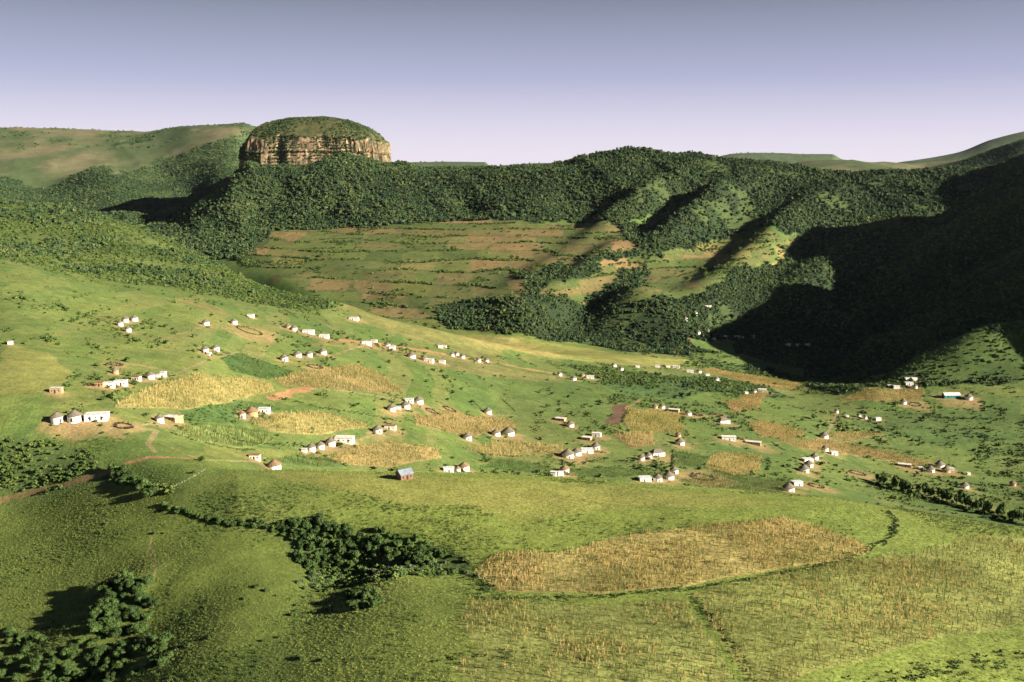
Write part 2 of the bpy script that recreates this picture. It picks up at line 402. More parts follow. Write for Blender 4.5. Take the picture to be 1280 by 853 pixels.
# terraced slope across the river
TER = region([(300,330),(330,292),(430,283),(540,278),(640,276),(770,282),(800,300),(850,300),(930,288),(1000,290),(940,335),(880,380),(860,440),(540,412),(430,382)], 1280, 2150)
paint(TER, [0.110,0.120,0.038], 6, 0.35)
COL[TER] = mixc(COL[TER], np.array([0.24,0.155,0.07]), -0.15 + 0.7 * fbm(X2[TER], Y2[TER], 90, 2, 44))
COL[TER] = mixc(COL[TER], np.array([0.075,0.11,0.03]), -0.1 + 1.3 * fbm(X2[TER], Y2[TER] , 70, 3, 45))
for pl, c, a in [
    ([(330,296),(455,284),(470,300),(400,345),(340,330)], [0.12,0.15,0.04], .6),
    ([(610,310),(660,306),(668,322),(618,326)], [0.30,0.165,0.08], .7),
    ([(690,322),(720,300),(770,289),(792,294),(745,318),(700,338)], [0.24,0.155,0.07], .6),
    ([(440,350),(525,326),(512,372),(440,376)], [0.24,0.15,0.07], .7),
    ([(545,345),(610,330),(620,360),(560,380),(530,385)], [0.22,0.15,0.07], .6),
    ([(850,328),(905,305),(950,291),(955,300),(905,332)], [0.25,0.165,0.07], .7),
    ([(815,352),(870,336),(908,340),(850,366),(815,375)], [0.20,0.16,0.06], .7),
    ([(720,353),(765,345),(760,365),(722,372)], [0.22,0.155,0.07], .6),
    ([(430,380),(520,385),(545,405),(500,400)], [0.26,0.19,0.09], .6),
    ([(560,300),(600,290),(605,305),(560,318)], [0.14,0.16,0.045], .7),
    ([(940,350),(990,300),(1000,330),(975,365)], [0.28,0.18,0.08], .6)]:
    mm = region(pl, 1280, 2150); paint(mm, c, 6, 0.3, a)
# terraces: bands that follow the contour, each cut into strips of a different crop
def patchwork(mask, step, length, seed, amt, tones, skew=0.0):
    zz = Z2[mask] + skew * X2[mask] + 3.0 * fbm(X2[mask], Y2[mask], 90, 2, seed)
    band = np.floor(zz / step); off = lattice(band, band * 0, seed) * length
    cell = np.floor((X2[mask] + off + 6 * fbm(X2[mask], Y2[mask], 40, 2, seed + 1)) / (length * (1 + 0.4 * lattice(band, band * 0 + 5, seed))))
    h = lattice(band, cell, seed + 2) * 0.5 + 0.5
    tn = np.array(tones)[np.minimum((h * len(tones)).astype(int), len(tones) - 1)]
    g_ = (0.5 + 0.5 * lattice(cell, band, seed + 3))[:, None] * amt
    COL[mask] = COL[mask] * (1 - g_) + tn * g_
    return band, zz / step - band
TBAND, TFRAC = patchwork(TER, 9.5, 85, 501, 1.0, [[0.23,0.15,0.065],[0.12,0.145,0.038],[0.075,0.105,0.028],[0.19,0.165,0.055],[0.27,0.165,0.075],[0.095,0.12,0.033],[0.14,0.15,0.04],[0.17,0.13,0.05]])
edge = (TFRAC < 0.10)
tc = COL[TER]; tc[edge] = tc[edge] * 0.35 + np.array([0.05, 0.08, 0.024]) * 0.65; COL[TER] = tc
low = (D2 > 455) & (D2 < 1250) & (Z2 > -262) & (U2 > -0.62)
patchwork(low, 5.0, 62, 511, 0.55, [[0.20,0.18,0.062],[0.11,0.15,0.04],[0.085,0.12,0.032],[0.16,0.17,0.05],[0.13,0.155,0.045]], 0.03)
COL[TER] *= 0.80
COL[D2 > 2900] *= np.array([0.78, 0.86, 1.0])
# woods
FOREST_POLYS = [
    ([(190,285),(235,255),(300,180),(485,180),(500,200),(640,200),(790,180),(1000,200),(1280,205),(1500,205),(1500,440),(1280,440),(1240,430),(1215,400),(1150,440),(1080,476),(1000,468),(930,440),(925,440),(860,446),(850,400),(880,375),(940,335),(1000,290),(960,284),(930,288),(850,312),(800,325),(790,300),(760,278),(640,276),(540,278),(430,283),(340,290),(305,325),(250,320),(200,300)], 1270, 2750),
    ([(545,400),(560,377),(600,370),(640,372),(700,370),(735,385),(760,378),(800,370),(860,372),(870,385),(850,400),(855,425),(862,446),(800,441),(740,432),(680,424),(620,417),(560,411)], 1190, 1600),
    ([(855,385),(900,350),(930,330),(985,340),(1000,370),(960,400),(925,420),(880,410)], 1270, 2000),
    ([(660,350),(700,325),(700,345),(670,372),(650,372)], 1300, 2000),
    ([(640,345),(690,335),(700,342),(650,352)], 1300, 2000),
    ([(800,333),(814,343),(777,373),(740,389),(726,385),(765,353)], 1290, 2100),
    ([(690,349),(740,327),(800,305),(808,316),(750,335),(705,353)], 1400, 2200),
    ([(700,345),(745,330),(760,336),(720,352)], 1300, 2100),
]
FOR = np.zeros(KIND.shape, bool)
for pl, a, b in FOREST_POLYS: FOR |= region(pl, a, b)
for pl, a, b in [([(812,262),(836,250),(826,266),(800,284),(790,282)], 1500, 2400),
                 ([(858,424),(922,428),(918,446),(866,434)], 1200, 1600),
                 ([(905,312),(950,290),(960,300),(990,318),(950,335)], 1500, 2200)]:
    FOR &= ~region(pl, a, b)
FOR |= (U2 > 0.30) & (D2 > 1135) & (D2 < 1420)
FOR |= MOUNT & ((D2 > 1130) | (Z2 > -190))
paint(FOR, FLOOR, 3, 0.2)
CLEAR = FOR & (fbm(X2, Y2, 75, 4, 64) > 0.37) & ~MOUNT
COL[CLEAR] = np.array([0.050, 0.070, 0.022])
paint(MOUNT & ~FOR, [0.05,0.075,0.022], 4, 0.3)
SCR = region([(-200,240),(0,245),(60,252),(130,268),(200,293),(260,322),(340,360),(430,379),(400,390),(320,380),(240,366),(120,350),(0,322),(-200,316)], 930, 1420)
scr_f = np.clip(0.60 + 1.2 * fbm(X2, Y2, 70, 4, 78) - 0.5 * sstep(-0.32, -0.17, U2) - 0.35 * (1 - sstep(960, 1120, D2)), 0, 1)
COL[SCR] = mixc(np.broadcast_to(np.array([0.105, 0.13, 0.036]), COL[SCR].shape), SCRUB, scr_f[SCR]); KIND[SCR] = 4
SPURR = region([(1085,484),(1130,452),(1170,432),(1215,408),(1300,396),(1500,380),(1500,470),(1280,478),(1200,482)], 990, 1200)
paint(SPURR, [0.065,0.10,0.026], 4, 0.3)
# valley-floor colour changes
for pl, c, kd, a in [
    ([(640,424),(700,430),(770,441),(860,452),(840,460),(760,455),(690,447),(620,436)], YELLOW * 0.95, 8, .65),
    ([(545,411),(640,424),(700,445),(620,440)], [0.26,0.20,0.07], 8, .6),
    ([(430,380),(545,411),(640,440),(600,448),(500,420),(440,400)], [0.19,0.16,0.055], 8, .6),
    ([(700,455),(850,470),(950,480),(1000,500),(960,498),(880,490),(850,500),(780,492),(740,470)], [0.055,0.10,0.032], 4, .8),
    ([(560,440),(700,470),(760,500),(640,500),(560,470)], LUSH, 0, .4),
    ([(870,448),(1000,470),(1080,484),(1060,495),(980,478),(880,460)], [0.055,0.095,0.03], 4, .8),
    ([(1100,520),(1280,505),(1280,545),(1180,560),(1060,530)], [0.055,0.09,0.028], 0, .6),
    ([(600,470),(760,480),(780,530),(700,540),(560,500)], [0.085,0.125,0.032], 0, .5),
    ([(380,430),(420,420),(600,452),(690,470),(700,480),(600,470),(480,440)], [0.20,0.15,0.06], 0, .5)]:
    paint(region(pl, 440, 1300), c, kd, 0.3, a)
# left lower bushes area and the plot by the track
paint(region([(0,540),(120,560),(140,585),(60,612),(0,618),(-200,640),(-200,540)], 300, 480), [0.085,0.118,0.034], 4, 0.3)
paint(region([(145,585),(175,574),(230,580),(215,600),(195,616),(150,596)], 330, 420), [0.075,0.115,0.028], 2, 0.2)

# cultivated plots: (name, outline, kind, colour, amount, Dmin, Dmax)
DRYM = [0.28,0.235,0.085]
PLOTS = [
 ('dry maize plot on the near mound, tapering to a point on the right', [(630,700),(700,690),(780,672),(870,655),(960,643),(1010,655),(1082,684),(1040,702),(960,718),(860,735),(760,742),(640,742),(600,722)], 1, [0.38,0.29,0.105], 200, 400),
 ('wide patchy maize slope at the lower right', [(870,742),(1000,714),(1100,692),(1130,690),(1200,672),(1290,672),(1330,760),(1180,800),(1050,835),(960,875),(930,825),(900,785)], 7, [0.215,0.215,0.062], 180, 400),
 ('patchy maize below the hedge at the bottom of the slope', [(600,752),(760,756),(860,750),(900,800),(945,870),(640,880),(600,862),(572,838),(612,812),(588,782)], 7, [0.23,0.235,0.07], 170, 330),
 ('long dry maize plot at the left of the village', [(160,497),(200,478),(250,467),(340,478),(347,489),(300,498),(230,511),(148,508)], 1, DRYM, 400, 800),
 ('tan maize plot pointing right below the row of four huts', [(345,475),(380,463),(450,457),(480,470),(502,491),(440,489),(360,482)], 1, [0.22,0.16,0.075], 400, 900),
 ('dry maize plot right of the brown thatched hut', [(315,528),(350,517),(400,515),(450,527),(462,536),(400,544),(340,539)], 1, DRYM, 400, 800),
 ('rounded dry maize plot behind the brick house', [(412,573),(450,560),(500,554),(550,563),(557,573),(500,584),(440,581)], 1, [0.30,0.21,0.09], 400, 800),
 ('dry maize plot right of the large white homestead', [(520,520),(560,513),(630,525),(638,536),(590,544),(540,536),(512,530)], 1, [0.25,0.17,0.075], 400, 900),
 ('thin maize plot between the lone huts', [(580,562),(640,553),(700,560),(695,570),(620,576)], 7, [0.19,0.16,0.06], 400, 900),
 ('pale green plot in front of the brown thatched hut', [(215,537),(250,529),(330,540),(347,551),(300,561),(240,551)], 2, [0.17,0.20,0.06], 400, 600),
 ('leafy green plot at the foot of the stepped homestead', [(330,577),(372,569),(420,573),(440,584),(400,585)], 2, [0.095,0.14,0.04], 400, 600),
 ('square maize plot beside the ploughed patch', [(778,522),(790,510),(858,520),(850,541),(790,538)], 1, [0.19,0.18,0.055], 500, 1000),
 ('reddish maize corner below the ploughed patch', [(765,541),(815,540),(822,556),(790,561)], 7, [0.24,0.16,0.07], 500, 1000),
 ('square dry maize plot in the middle of the valley floor', [(888,572),(900,565),(957,571),(954,591),(920,596),(884,588)], 1, [0.23,0.18,0.065], 500, 1000),
 ('green plot left of the square dry maize plot', [(845,563),(888,570),(884,588),(842,582)], 2, [0.08,0.125,0.035], 500, 1000),
 ('reddish maize plot below the far white house', [(903,502),(960,489),(966,493),(935,513),(908,516)], 1, [0.31,0.18,0.085], 600, 1200),
 ('reddish maize plot behind the long white house', [(933,529),(960,525),(1012,540),(1000,548),(950,546)], 1, [0.27,0.17,0.075], 600, 1200),
 ('long strip of dry maize across the valley floor', [(975,549),(1050,552),(1130,570),(1168,581),(1150,585),(1060,571),(1000,559)], 1, [0.27,0.18,0.08], 500, 1200),
 ('short strip of dry maize below the small white huts', [(1035,541),(1070,540),(1112,546),(1060,552)], 1, [0.24,0.18,0.075], 600, 1200),
 ('dry maize plot under the shaded mountain', [(1048,500),(1085,486),(1152,486),(1150,497),(1100,503)], 1, [0.26,0.19,0.07], 700, 1300),
 ('orange maize strip by the river', [(880,462),(900,462),(1000,480),(990,488),(930,478)], 1, [0.30,0.18,0.085], 700, 1300),
 ('leafy crop just behind the mound', [(600,585),(640,578),(700,588),(780,586),(850,596),(760,598),(640,592)], 2, [0.08,0.13,0.035], 500, 800),
 ('mixed crop behind the right end of the mound', [(850,602),(900,590),(990,605),(970,618),(900,613)], 2, [0.10,0.135,0.04], 500, 800),
 ('green garden thicket in the middle of the left village', [(265,440),(300,440),(350,460),(372,468),(335,474),(290,463)], 2, [0.05,0.095,0.025], 500, 800),
 ('green garden plot around the brown thatched hut', [(225,512),(300,500),(350,508),(330,525),(300,530),(230,524)], 2, [0.06,0.105,0.028], 420, 700),
]
PLOT_MASKS = []
for nm, pl, kd, c, a, b in PLOTS:
    mm = region(pl, a, b) & (KIND != 3)
    paint(mm, c, kd, 0.3, 0.9)
    PLOT_MASKS.append(mm)
# bare earth, roads, tracks
for pl, wid, c, a, b in [
    ([(425,425),(450,428),(490,432),(540,440),(580,447),(620,453),(650,460),(700,468)], 4.0, DIRT, 700, 1200),
    ([(0,626),(40,616),(90,603),(130,592),(165,578),(190,571),(215,572)], 1.9, [0.20,0.135,0.06], 280, 450),
    ([(160,578),(185,572),(215,572),(250,574)], 1.6, DIRT, 300, 450),
    ([(340,498),(365,490),(388,485)], 4.0, DIRT, 500, 800),
    ([(225,375),(255,384),(285,394)], 3.5, [0.26,0.15,0.075], 700, 1000),
    ([(388,485),(440,490),(500,500)], 1.2, [0.26,0.2,0.09], 450, 800),
    ([(195,540),(185,555),(195,566)], 1.1, [0.24,0.18,0.085], 330, 600),
    ([(60,525),(100,530),(150,530),(195,538)], 1.8, [0.22,0.16,0.075], 330, 600),
    ([(770,530),(785,510),(800,500)], 1.5, [0.2,0.13,0.06], 600, 1200),
    ([(190,672),(186,690),(196,710),(190,728)], 0.35, [0.25,0.2,0.09], 200, 400),
    ([(330,372),(350,382),(372,398)], 2, [0.05,0.05,0.02], 900, 1200),
    ([(590,500),(604,514)], 1.4, [0.03,0.04,0.015], 500, 1200),
    ([(105,531),(150,536),(190,530),(225,532)], 0.9, [0.24,0.18,0.085], 380, 600),
    ([(215,560),(250,575),(318,577),(342,588)], 0.8, [0.26,0.2,0.09], 340, 600),
    ([(205,474),(260,450),(300,440),(350,448)], 0.9, [0.22,0.17,0.08], 500, 950),
    ([(430,556),(470,543),(500,515),(530,506)], 0.9, [0.24,0.18,0.085], 500, 900),
    ([(412,446),(440,436),(458,432)], 1.2, [0.24,0.17,0.08], 700, 1050),
    ([(610,519),(650,520),(700,527)], 0.9, [0.22,0.17,0.08], 550, 1000),
    ([(640,546),(690,556),(734,552),(746,562)], 0.9, [0.24,0.17,0.08], 550, 900),
    ([(750,548),(800,548),(850,556),(905,552)], 0.9, [0.22,0.17,0.08], 550, 1000),
    ([(860,596),(900,600),(960,612),(990,616)], 0.9, [0.24,0.17,0.08], 500, 850),
    ([(1019,575),(1035,566),(1100,574),(1132,584)], 0.9, [0.22,0.17,0.08], 550, 1000),
    ([(945,556),(990,552),(1031,549),(1046,518)], 1.0, [0.22,0.17,0.08], 600, 1100),
    ([(160,416),(200,425),(256,408),(300,406),(360,412)], 1.0, [0.20,0.165,0.075], 600, 1050),
    ([(130,452),(170,456),(220,466)], 1.6, [0.24,0.19,0.085], 480, 900),
    ([(310,372),(395,398),(430,420)], 2.2, [0.16,0.13,0.05], 850, 1200)]:
    paint(path_mask(pl, wid, a, b), c, 5, 0.2, 0.85)
paint(region([(758,529),(763,515),(775,508),(790,504),(792,509),(782,520),(776,531)], 500, 1200), PLOUGH, 5, 0.2)
# homesteads: phrase, Dmin, Dmax, [(code, px, py, width px)]
HOMES = [
 ('upper left slope group', 550, 950, [('R',149.5,407.5,8),('R',156,403,9),('R',167,401.5,10),('R',159.5,415,8.5)]),
 ('long left row', 430, 800, [('K',113,482,10),('T',124,483.5,11),('W',135.5,484.5,13),('W',150,482,15),('T',170,476,11),('R',187,474,12),('S',197,472.5,5),('W',203.5,471,7)]),
 ('pair above the long left row', 430, 900, [('Rd',143.5,467.5,9),('K',144.5,456,16)]),
 ('bright left pasture homestead', 380, 600, [('R',69.5,529.5,17),('R',91.5,528,20),('W',119,526,29),('K',155,533,21)]),
 ('pair beside the pale green plot', 380, 650, [('R',198.5,528,12),('Tt',214.5,526,20)]),
 ('trio above the green garden', 550, 950, [('R',255.5,440.5,10),('R',269,438.5,10),('S',261,444.5,4)]),
 ('trio on the upper track', 550, 1050, [('R',256.5,406.5,10),('R',292,405,9),('W',313,397,8)]),
 ('upper red road row', 600, 1050, [('Rd',359.5,411,9),('R',367,413.5,9),('W',385,417,15),('W',404.6,422.5,12)]),
 ('row over the tan maize', 550, 950, [('R',354.5,451,11),('R',371.5,446.5,11),('R',386,446,10),('K',394,459,18),('R',403,443,11)]),
 ('brown garden homestead', 400, 700, [('Rb',302,522,10),('Rm',313.7,519.5,17),('W',329.5,516,15)]),
 ('stepped row behind the mound', 430, 800, [('S',380,565.5,6),('R',388.5,564,12),('R',400,561.5,12),('R',412.5,557.5,14),('W',430,553,25)]),
 ('pair between the two maize plots', 450, 850, [('R',471.5,541.5,13),('T',487.5,537,15)]),
 ('climbing middle group', 500, 850, [('R',489,514,12),('S',498,512,6),('R',506.5,510.5,13),('W',511.5,503.5,11),('R',523,504.5,13),('K',540,514.5,15),('K',562,512,15)]),
 ('middle red road row', 700, 1100, [('W',458,431,13),('S',467,428,7),('R',484,434,8),('W',490,436.5,8),('R',514,447.5,12),('Rd',530,451,9),('W',536,453,12),('W',552.5,454.5,8)]),
 ('scatter beyond the red road', 700, 1150, [('W',550.6,435,6),('S',556,434.5,4),('R',565,445.5,6),('R',571,444.5,6),('R',578,448,7),('R',598,452.5,7),('R',608,453,7),('W',442,400.5,12)]),
 ('pair near the lone bushes', 550, 900, [('R',620,545,12),('R',635.6,544.5,17)]),
 ('line behind the brick house', 480, 850, [('W',560.6,590.5,14),('Rb',572,590.5,8),('Rb',580,588,15)]),
 ('tin and thatch pair by the bushes', 550, 950, [('Tt',701,526.5,13),('R',713,534,11)]),
 ('tan and white pair', 550, 900, [('Tt',734,550.5,12),('W',746,546,12)]),
 ('four over the mound crest', 500, 850, [('R',710,572.5,18),('R',721,569.5,14),('W',734,566.5,16),('R',745,562,12)]),
 ('trio half behind the mound', 480, 800, [('W',692,595,8),('W',701,595,8),('Rb',706,591,13)]),
 ('white row beside the green plot', 550, 850, [('R',802,576,10),('R',811,573.5,10),('G',822,570,18)]),
 ('crest homestead with brush pen', 500, 850, [('W',806.5,602,16),('R',822.5,602,13),('R',836.5,599.5,15),('R',843,592,12),('K',878,597,30)]),
 ('hut column left of square maize', 550, 950, [('R',850.6,556.5,13),('Rd',848,547,8)]),
 ('farm above the square maize', 600, 1050, [('Rd',819,511,8),('R',828,511,8),('Tt',843,515,14),('R',860.6,519.5,9),('K',872,519,12)]),
 ('long house by the reddish track', 600, 1000, [('K',898,519,11),('G',905,529,15)]),
 ('big white houses mid valley', 550, 950, [('W',911.6,550.5,19),('K',925,549,8),('Tt',942.5,556,20)]),
 ('climbing white row', 500, 900, [('R',1006,590.5,14),('R',1012,584,12),('W',1010,578,13),('R',1019,574.5,11)]),
 ('white pair at the mound edge', 500, 900, [('R',987,614.5,17),('W',997,607,13),('K',1020,608,20)]),
 ('small pair by the maize strip', 550, 1000, [('R',1032,564,9),('W',1043,569,9)]),
 ('riverside string', 900, 1250, [('R',767.5,458.5,7),('R',776.6,463,6),('S',797,459.5,5),('W',822,459.5,6),('S',835,459.5,5),('W',845.6,460.5,9),('W',863,466,9),('R',874,466.5,7),('S',884.6,470,5),('R',896,476,7)]),
 ('red road end string', 800, 1150, [('R',699.5,470,7),('R',717,475.5,8),('Rd',728,471.5,7),('W',738,473.5,10)]),
 ('wooded hillside group', 1150, 2000, [('R',857,401,6),('R',869,394.5,7),('R',873,418,6),('W',885,385.5,9),('R',885,416,6),('R',893,425,5)]),
 ('shadow edge row', 1150, 1700, [('W',906.5,422.5,5),('W',921.5,423,7),('S',929,423,5),('W',941,422.5,6)]),
 ('dim shadowed row', 1150, 1700, [('W',985,432.5,7),('W',997,433,6),('W',1009,432.5,7)]),
 ('far reddish plot group', 800, 1200, [('S',933,492.5,4),('R',943,491.5,6),('W',953.5,490,11)]),
 ('sunlit spur group', 800, 1200, [('S',1113,484,5),('W',1121,486,8),('W',1135,476,7),('W',1143,476,7),('W',1137,482,10),('R',1144.5,486,6)]),
 ('green building group', 750, 1200, [('R',1130,505.5,9),('K',1144,506,14),('Z',1190,497.5,22),('R',1212,500,11)]),
 ('dot row over short maize', 700, 1150, [('R',1046,516.5,6),('S',1059,522,4),('R',1074,522,6),('R',1082,524,5),('W',1098,526,7)]),
 ('hamlet above stream trees', 550, 950, [('Tt',1132,584,16),('S',1151,587,5),('R',1164,590.5,12),('R',1176,585,13),('Rd',1184,591,12),('S',1190,588.5,6)]),
]
SINGLES = [('R',609.7,517.5,11,500,900,'round white hut standing alone above the central maize plot'),
 ('R',584,550,13,450,800,'round white hut standing alone at the right tip of two maize plots'),
 ('S',12,431,5,500,900,'tiny pale shed at the far left edge of the slope'),
 ('T',69.5,491.5,15,400,700,'low brown mud house alone between the two left homesteads'),
 ('T',318,574.5,14,380,600,'small tan box-shaped house alone near the mound crest'),
 ('Rb',342,587,19,360,600,'white hut with wide brown roof half sunk behind the mound crest'),
 ('R',1031,548,12,600,1000,'round white hut alone above the long maize strip'),
 ('R',1207,611,12,500,900,'round white hut alone just above the row of river trees'),
 ('S',1211,594,4,600,1000,'tiny pale shed up the slope from the lone river hut'),
 ('Rd',1267,608,9,500,900,'dark hut at the right edge beyond the river trees'),
 ('K',312,414,30,600,1000,'leafy ring-shaped pen on the open grass of the upper slope'),
 ('K',1072,592,20,500,900,'brushwood cattle pen on the grass right of the climbing white row')]

# trodden earth around every homestead
for phrase, a_, b_, items in HOMES + [('', q[4], q[5], [q[:4]]) for q in SINGLES]:
    for code, px, py, w in items:
        x, y, _ = unproject(px, py, a_, b_); r = max(3.0, w * y / FPX * 0.95)
        bb = (np.abs(X2 - x - r*.2) < 3*r) & (np.abs(Y2 - y + r*.3) < 3*r) & (KIND != 3)
        dd = np.sqrt((X2[bb] - x - r*.2) ** 2 + ((Y2[bb] - y + r*.3) * 0.8) ** 2) / r + 0.55 * fbm(X2[bb], Y2[bb], 5, 3, 88) + 0.25*n2[bb]
        t_ = (1 - sstep(0.7, 1.5, dd)) * 0.6
        COL[bb] = mixc(COL[bb], np.array([0.30, 0.19, 0.09]), t_)
        kb = KIND[bb]; kb[t_ > 0.3] = 5; KIND[bb] = kb

# ------------------------------------------------------------------ materials
def new_mat(name):
    m = bpy.data.materials.new(name); m.use_nodes = True
    nt = m.node_tree; b = nt.nodes['Principled BSDF']
    b.inputs['Roughness'].default_value = 0.9
    b.inputs['Specular IOR Level'].default_value = 0.15
    return m, nt, b

def mottled(name, c, c2=None, scale=1.0, rough=0.9, spec=0.15, detail=4, obj_coords=False):
    m, nt, b = new_mat(name)
    b.inputs['Roughness'].default_value = rough; b.inputs['Specular IOR Level'].default_value = spec
    tc = nt.nodes.new('ShaderNodeTexCoord'); nz = nt.nodes.new('ShaderNodeTexNoise')
    nz.inputs['Scale'].default_value = scale; nz.inputs['Detail'].default_value = detail
    nt.links.new(tc.outputs['Object'], nz.inputs['Vector'])
    rp = nt.nodes.new('ShaderNodeValToRGB')
    c2 = c2 or [v * 0.65 for v in c]
    rp.color_ramp.elements[0].position = 0.35; rp.color_ramp.elements[0].color = (*c2, 1)
    rp.color_ramp.elements[1].position = 0.65; rp.color_ramp.elements[1].color = (*c, 1)
    nt.links.new(nz.outputs['Fac'], rp.inputs['Fac'])
    nt.links.new(rp.outputs['Color'], b.inputs['Base Color'])
    return m

def terrain_material():
    m, nt, b = new_mat('ground_cover')
    at = nt.nodes.new('ShaderNodeAttribute'); at.attribute_name = 'cover'
    geo = nt.nodes.new('ShaderNodeNewGeometry')
    prev = at.outputs['Color']
    for sc, lo, hi, det in ((0.9, 0.72, 1.28, 3), (0.16, 0.8, 1.2, 4), (0.03, 0.88, 1.12, 3)):
        nz = nt.nodes.new('ShaderNodeTexNoise'); nz.inputs['Scale'].default_value = sc; nz.inputs['Detail'].default_value = det
        nt.links.new(geo.outputs['Position'], nz.inputs['Vector'])
        mr = nt.nodes.new('ShaderNodeMapRange')
        mr.inputs[1].default_value = 0.3; mr.inputs[2].default_value = 0.7; mr.inputs[3].default_value = lo; mr.inputs[4].default_value = hi
        nt.links.new(nz.outputs['Fac'], mr.inputs[0])
        mx = nt.nodes.new('ShaderNodeVectorMath'); mx.operation = 'SCALE'
        nt.links.new(prev, mx.inputs[0]); nt.links.new(mr.outputs[0], mx.inputs['Scale'])
        prev = mx.outputs[0]
    nt.links.new(prev, b.inputs['Base Color'])
    bump = nt.nodes.new('ShaderNodeBump'); bump.inputs['Strength'].default_value = 0.5; bump.inputs['Distance'].default_value = 0.6
    nz = nt.nodes.new('ShaderNodeTexNoise'); nz.inputs['Scale'].default_value = 0.5; nz.inputs['Detail'].default_value = 5
    nt.links.new(geo.outputs['Position'], nz.inputs['Vector']); nt.links.new(nz.outputs['Fac'], bump.inputs['Height'])
    nt.links.new(bump.outputs[0], b.inputs['Normal'])
    return m

# ------------------------------------------------------------------ object helpers
def link(o): scene.collection.objects.link(o); return o
def tag(o, label=None, cat=None, group=None, kind=None):
    if label: o['label'] = label
    if cat: o['category'] = cat
    if group: o['group'] = group
    if kind: o['kind'] = kind
    return o
def np_mesh(name, verts, faces, smooth=False):
    """verts (n,3), faces (m,k) arrays"""
    me = bpy.data.meshes.new(name)
    verts = np.asarray(verts, np.float32); faces = np.asarray(faces, np.int32)
    me.vertices.add(len(verts)); me.vertices.foreach_set('co', verts.ravel())
    k = faces.shape[1]
    me.loops.add(faces.size); me.loops.foreach_set('vertex_index', faces.ravel())
    me.polygons.add(len(faces))
    me.polygons.foreach_set('loop_start', np.arange(0, faces.size, k, dtype=np.int32))
    me.polygons.foreach_set('loop_total', np.full(len(faces), k, np.int32))
    me.polygons.foreach_set('use_smooth', np.full(len(faces), smooth, bool))
    me.update()
    return me

# ------------------------------------------------------------------ terrain mesh
verts = np.stack([X2, Y2, Z2 + CZ], -1).reshape(-1, 3)
ii, jj = np.meshgrid(np.arange(ND - 1), np.arange(NU - 1), indexing='ij')
a = (ii * NU + jj).ravel()
faces = np.stack([a, a + 1, a + NU + 1, a + NU], -1)
me = np_mesh('terrain', verts, faces, True)
ca = me.color_attributes.new('cover', 'FLOAT_COLOR', 'POINT')
ca.data.foreach_set('color', np.concatenate([np.clip(COL, 0.005, 0.9).reshape(-1, 3), np.ones((ND*NU, 1))], 1).astype(np.float32).ravel())
me.materials.append(terrain_material())
terrain = link(bpy.data.objects.new('terrain', me))
tag(terrain, kind='structure')
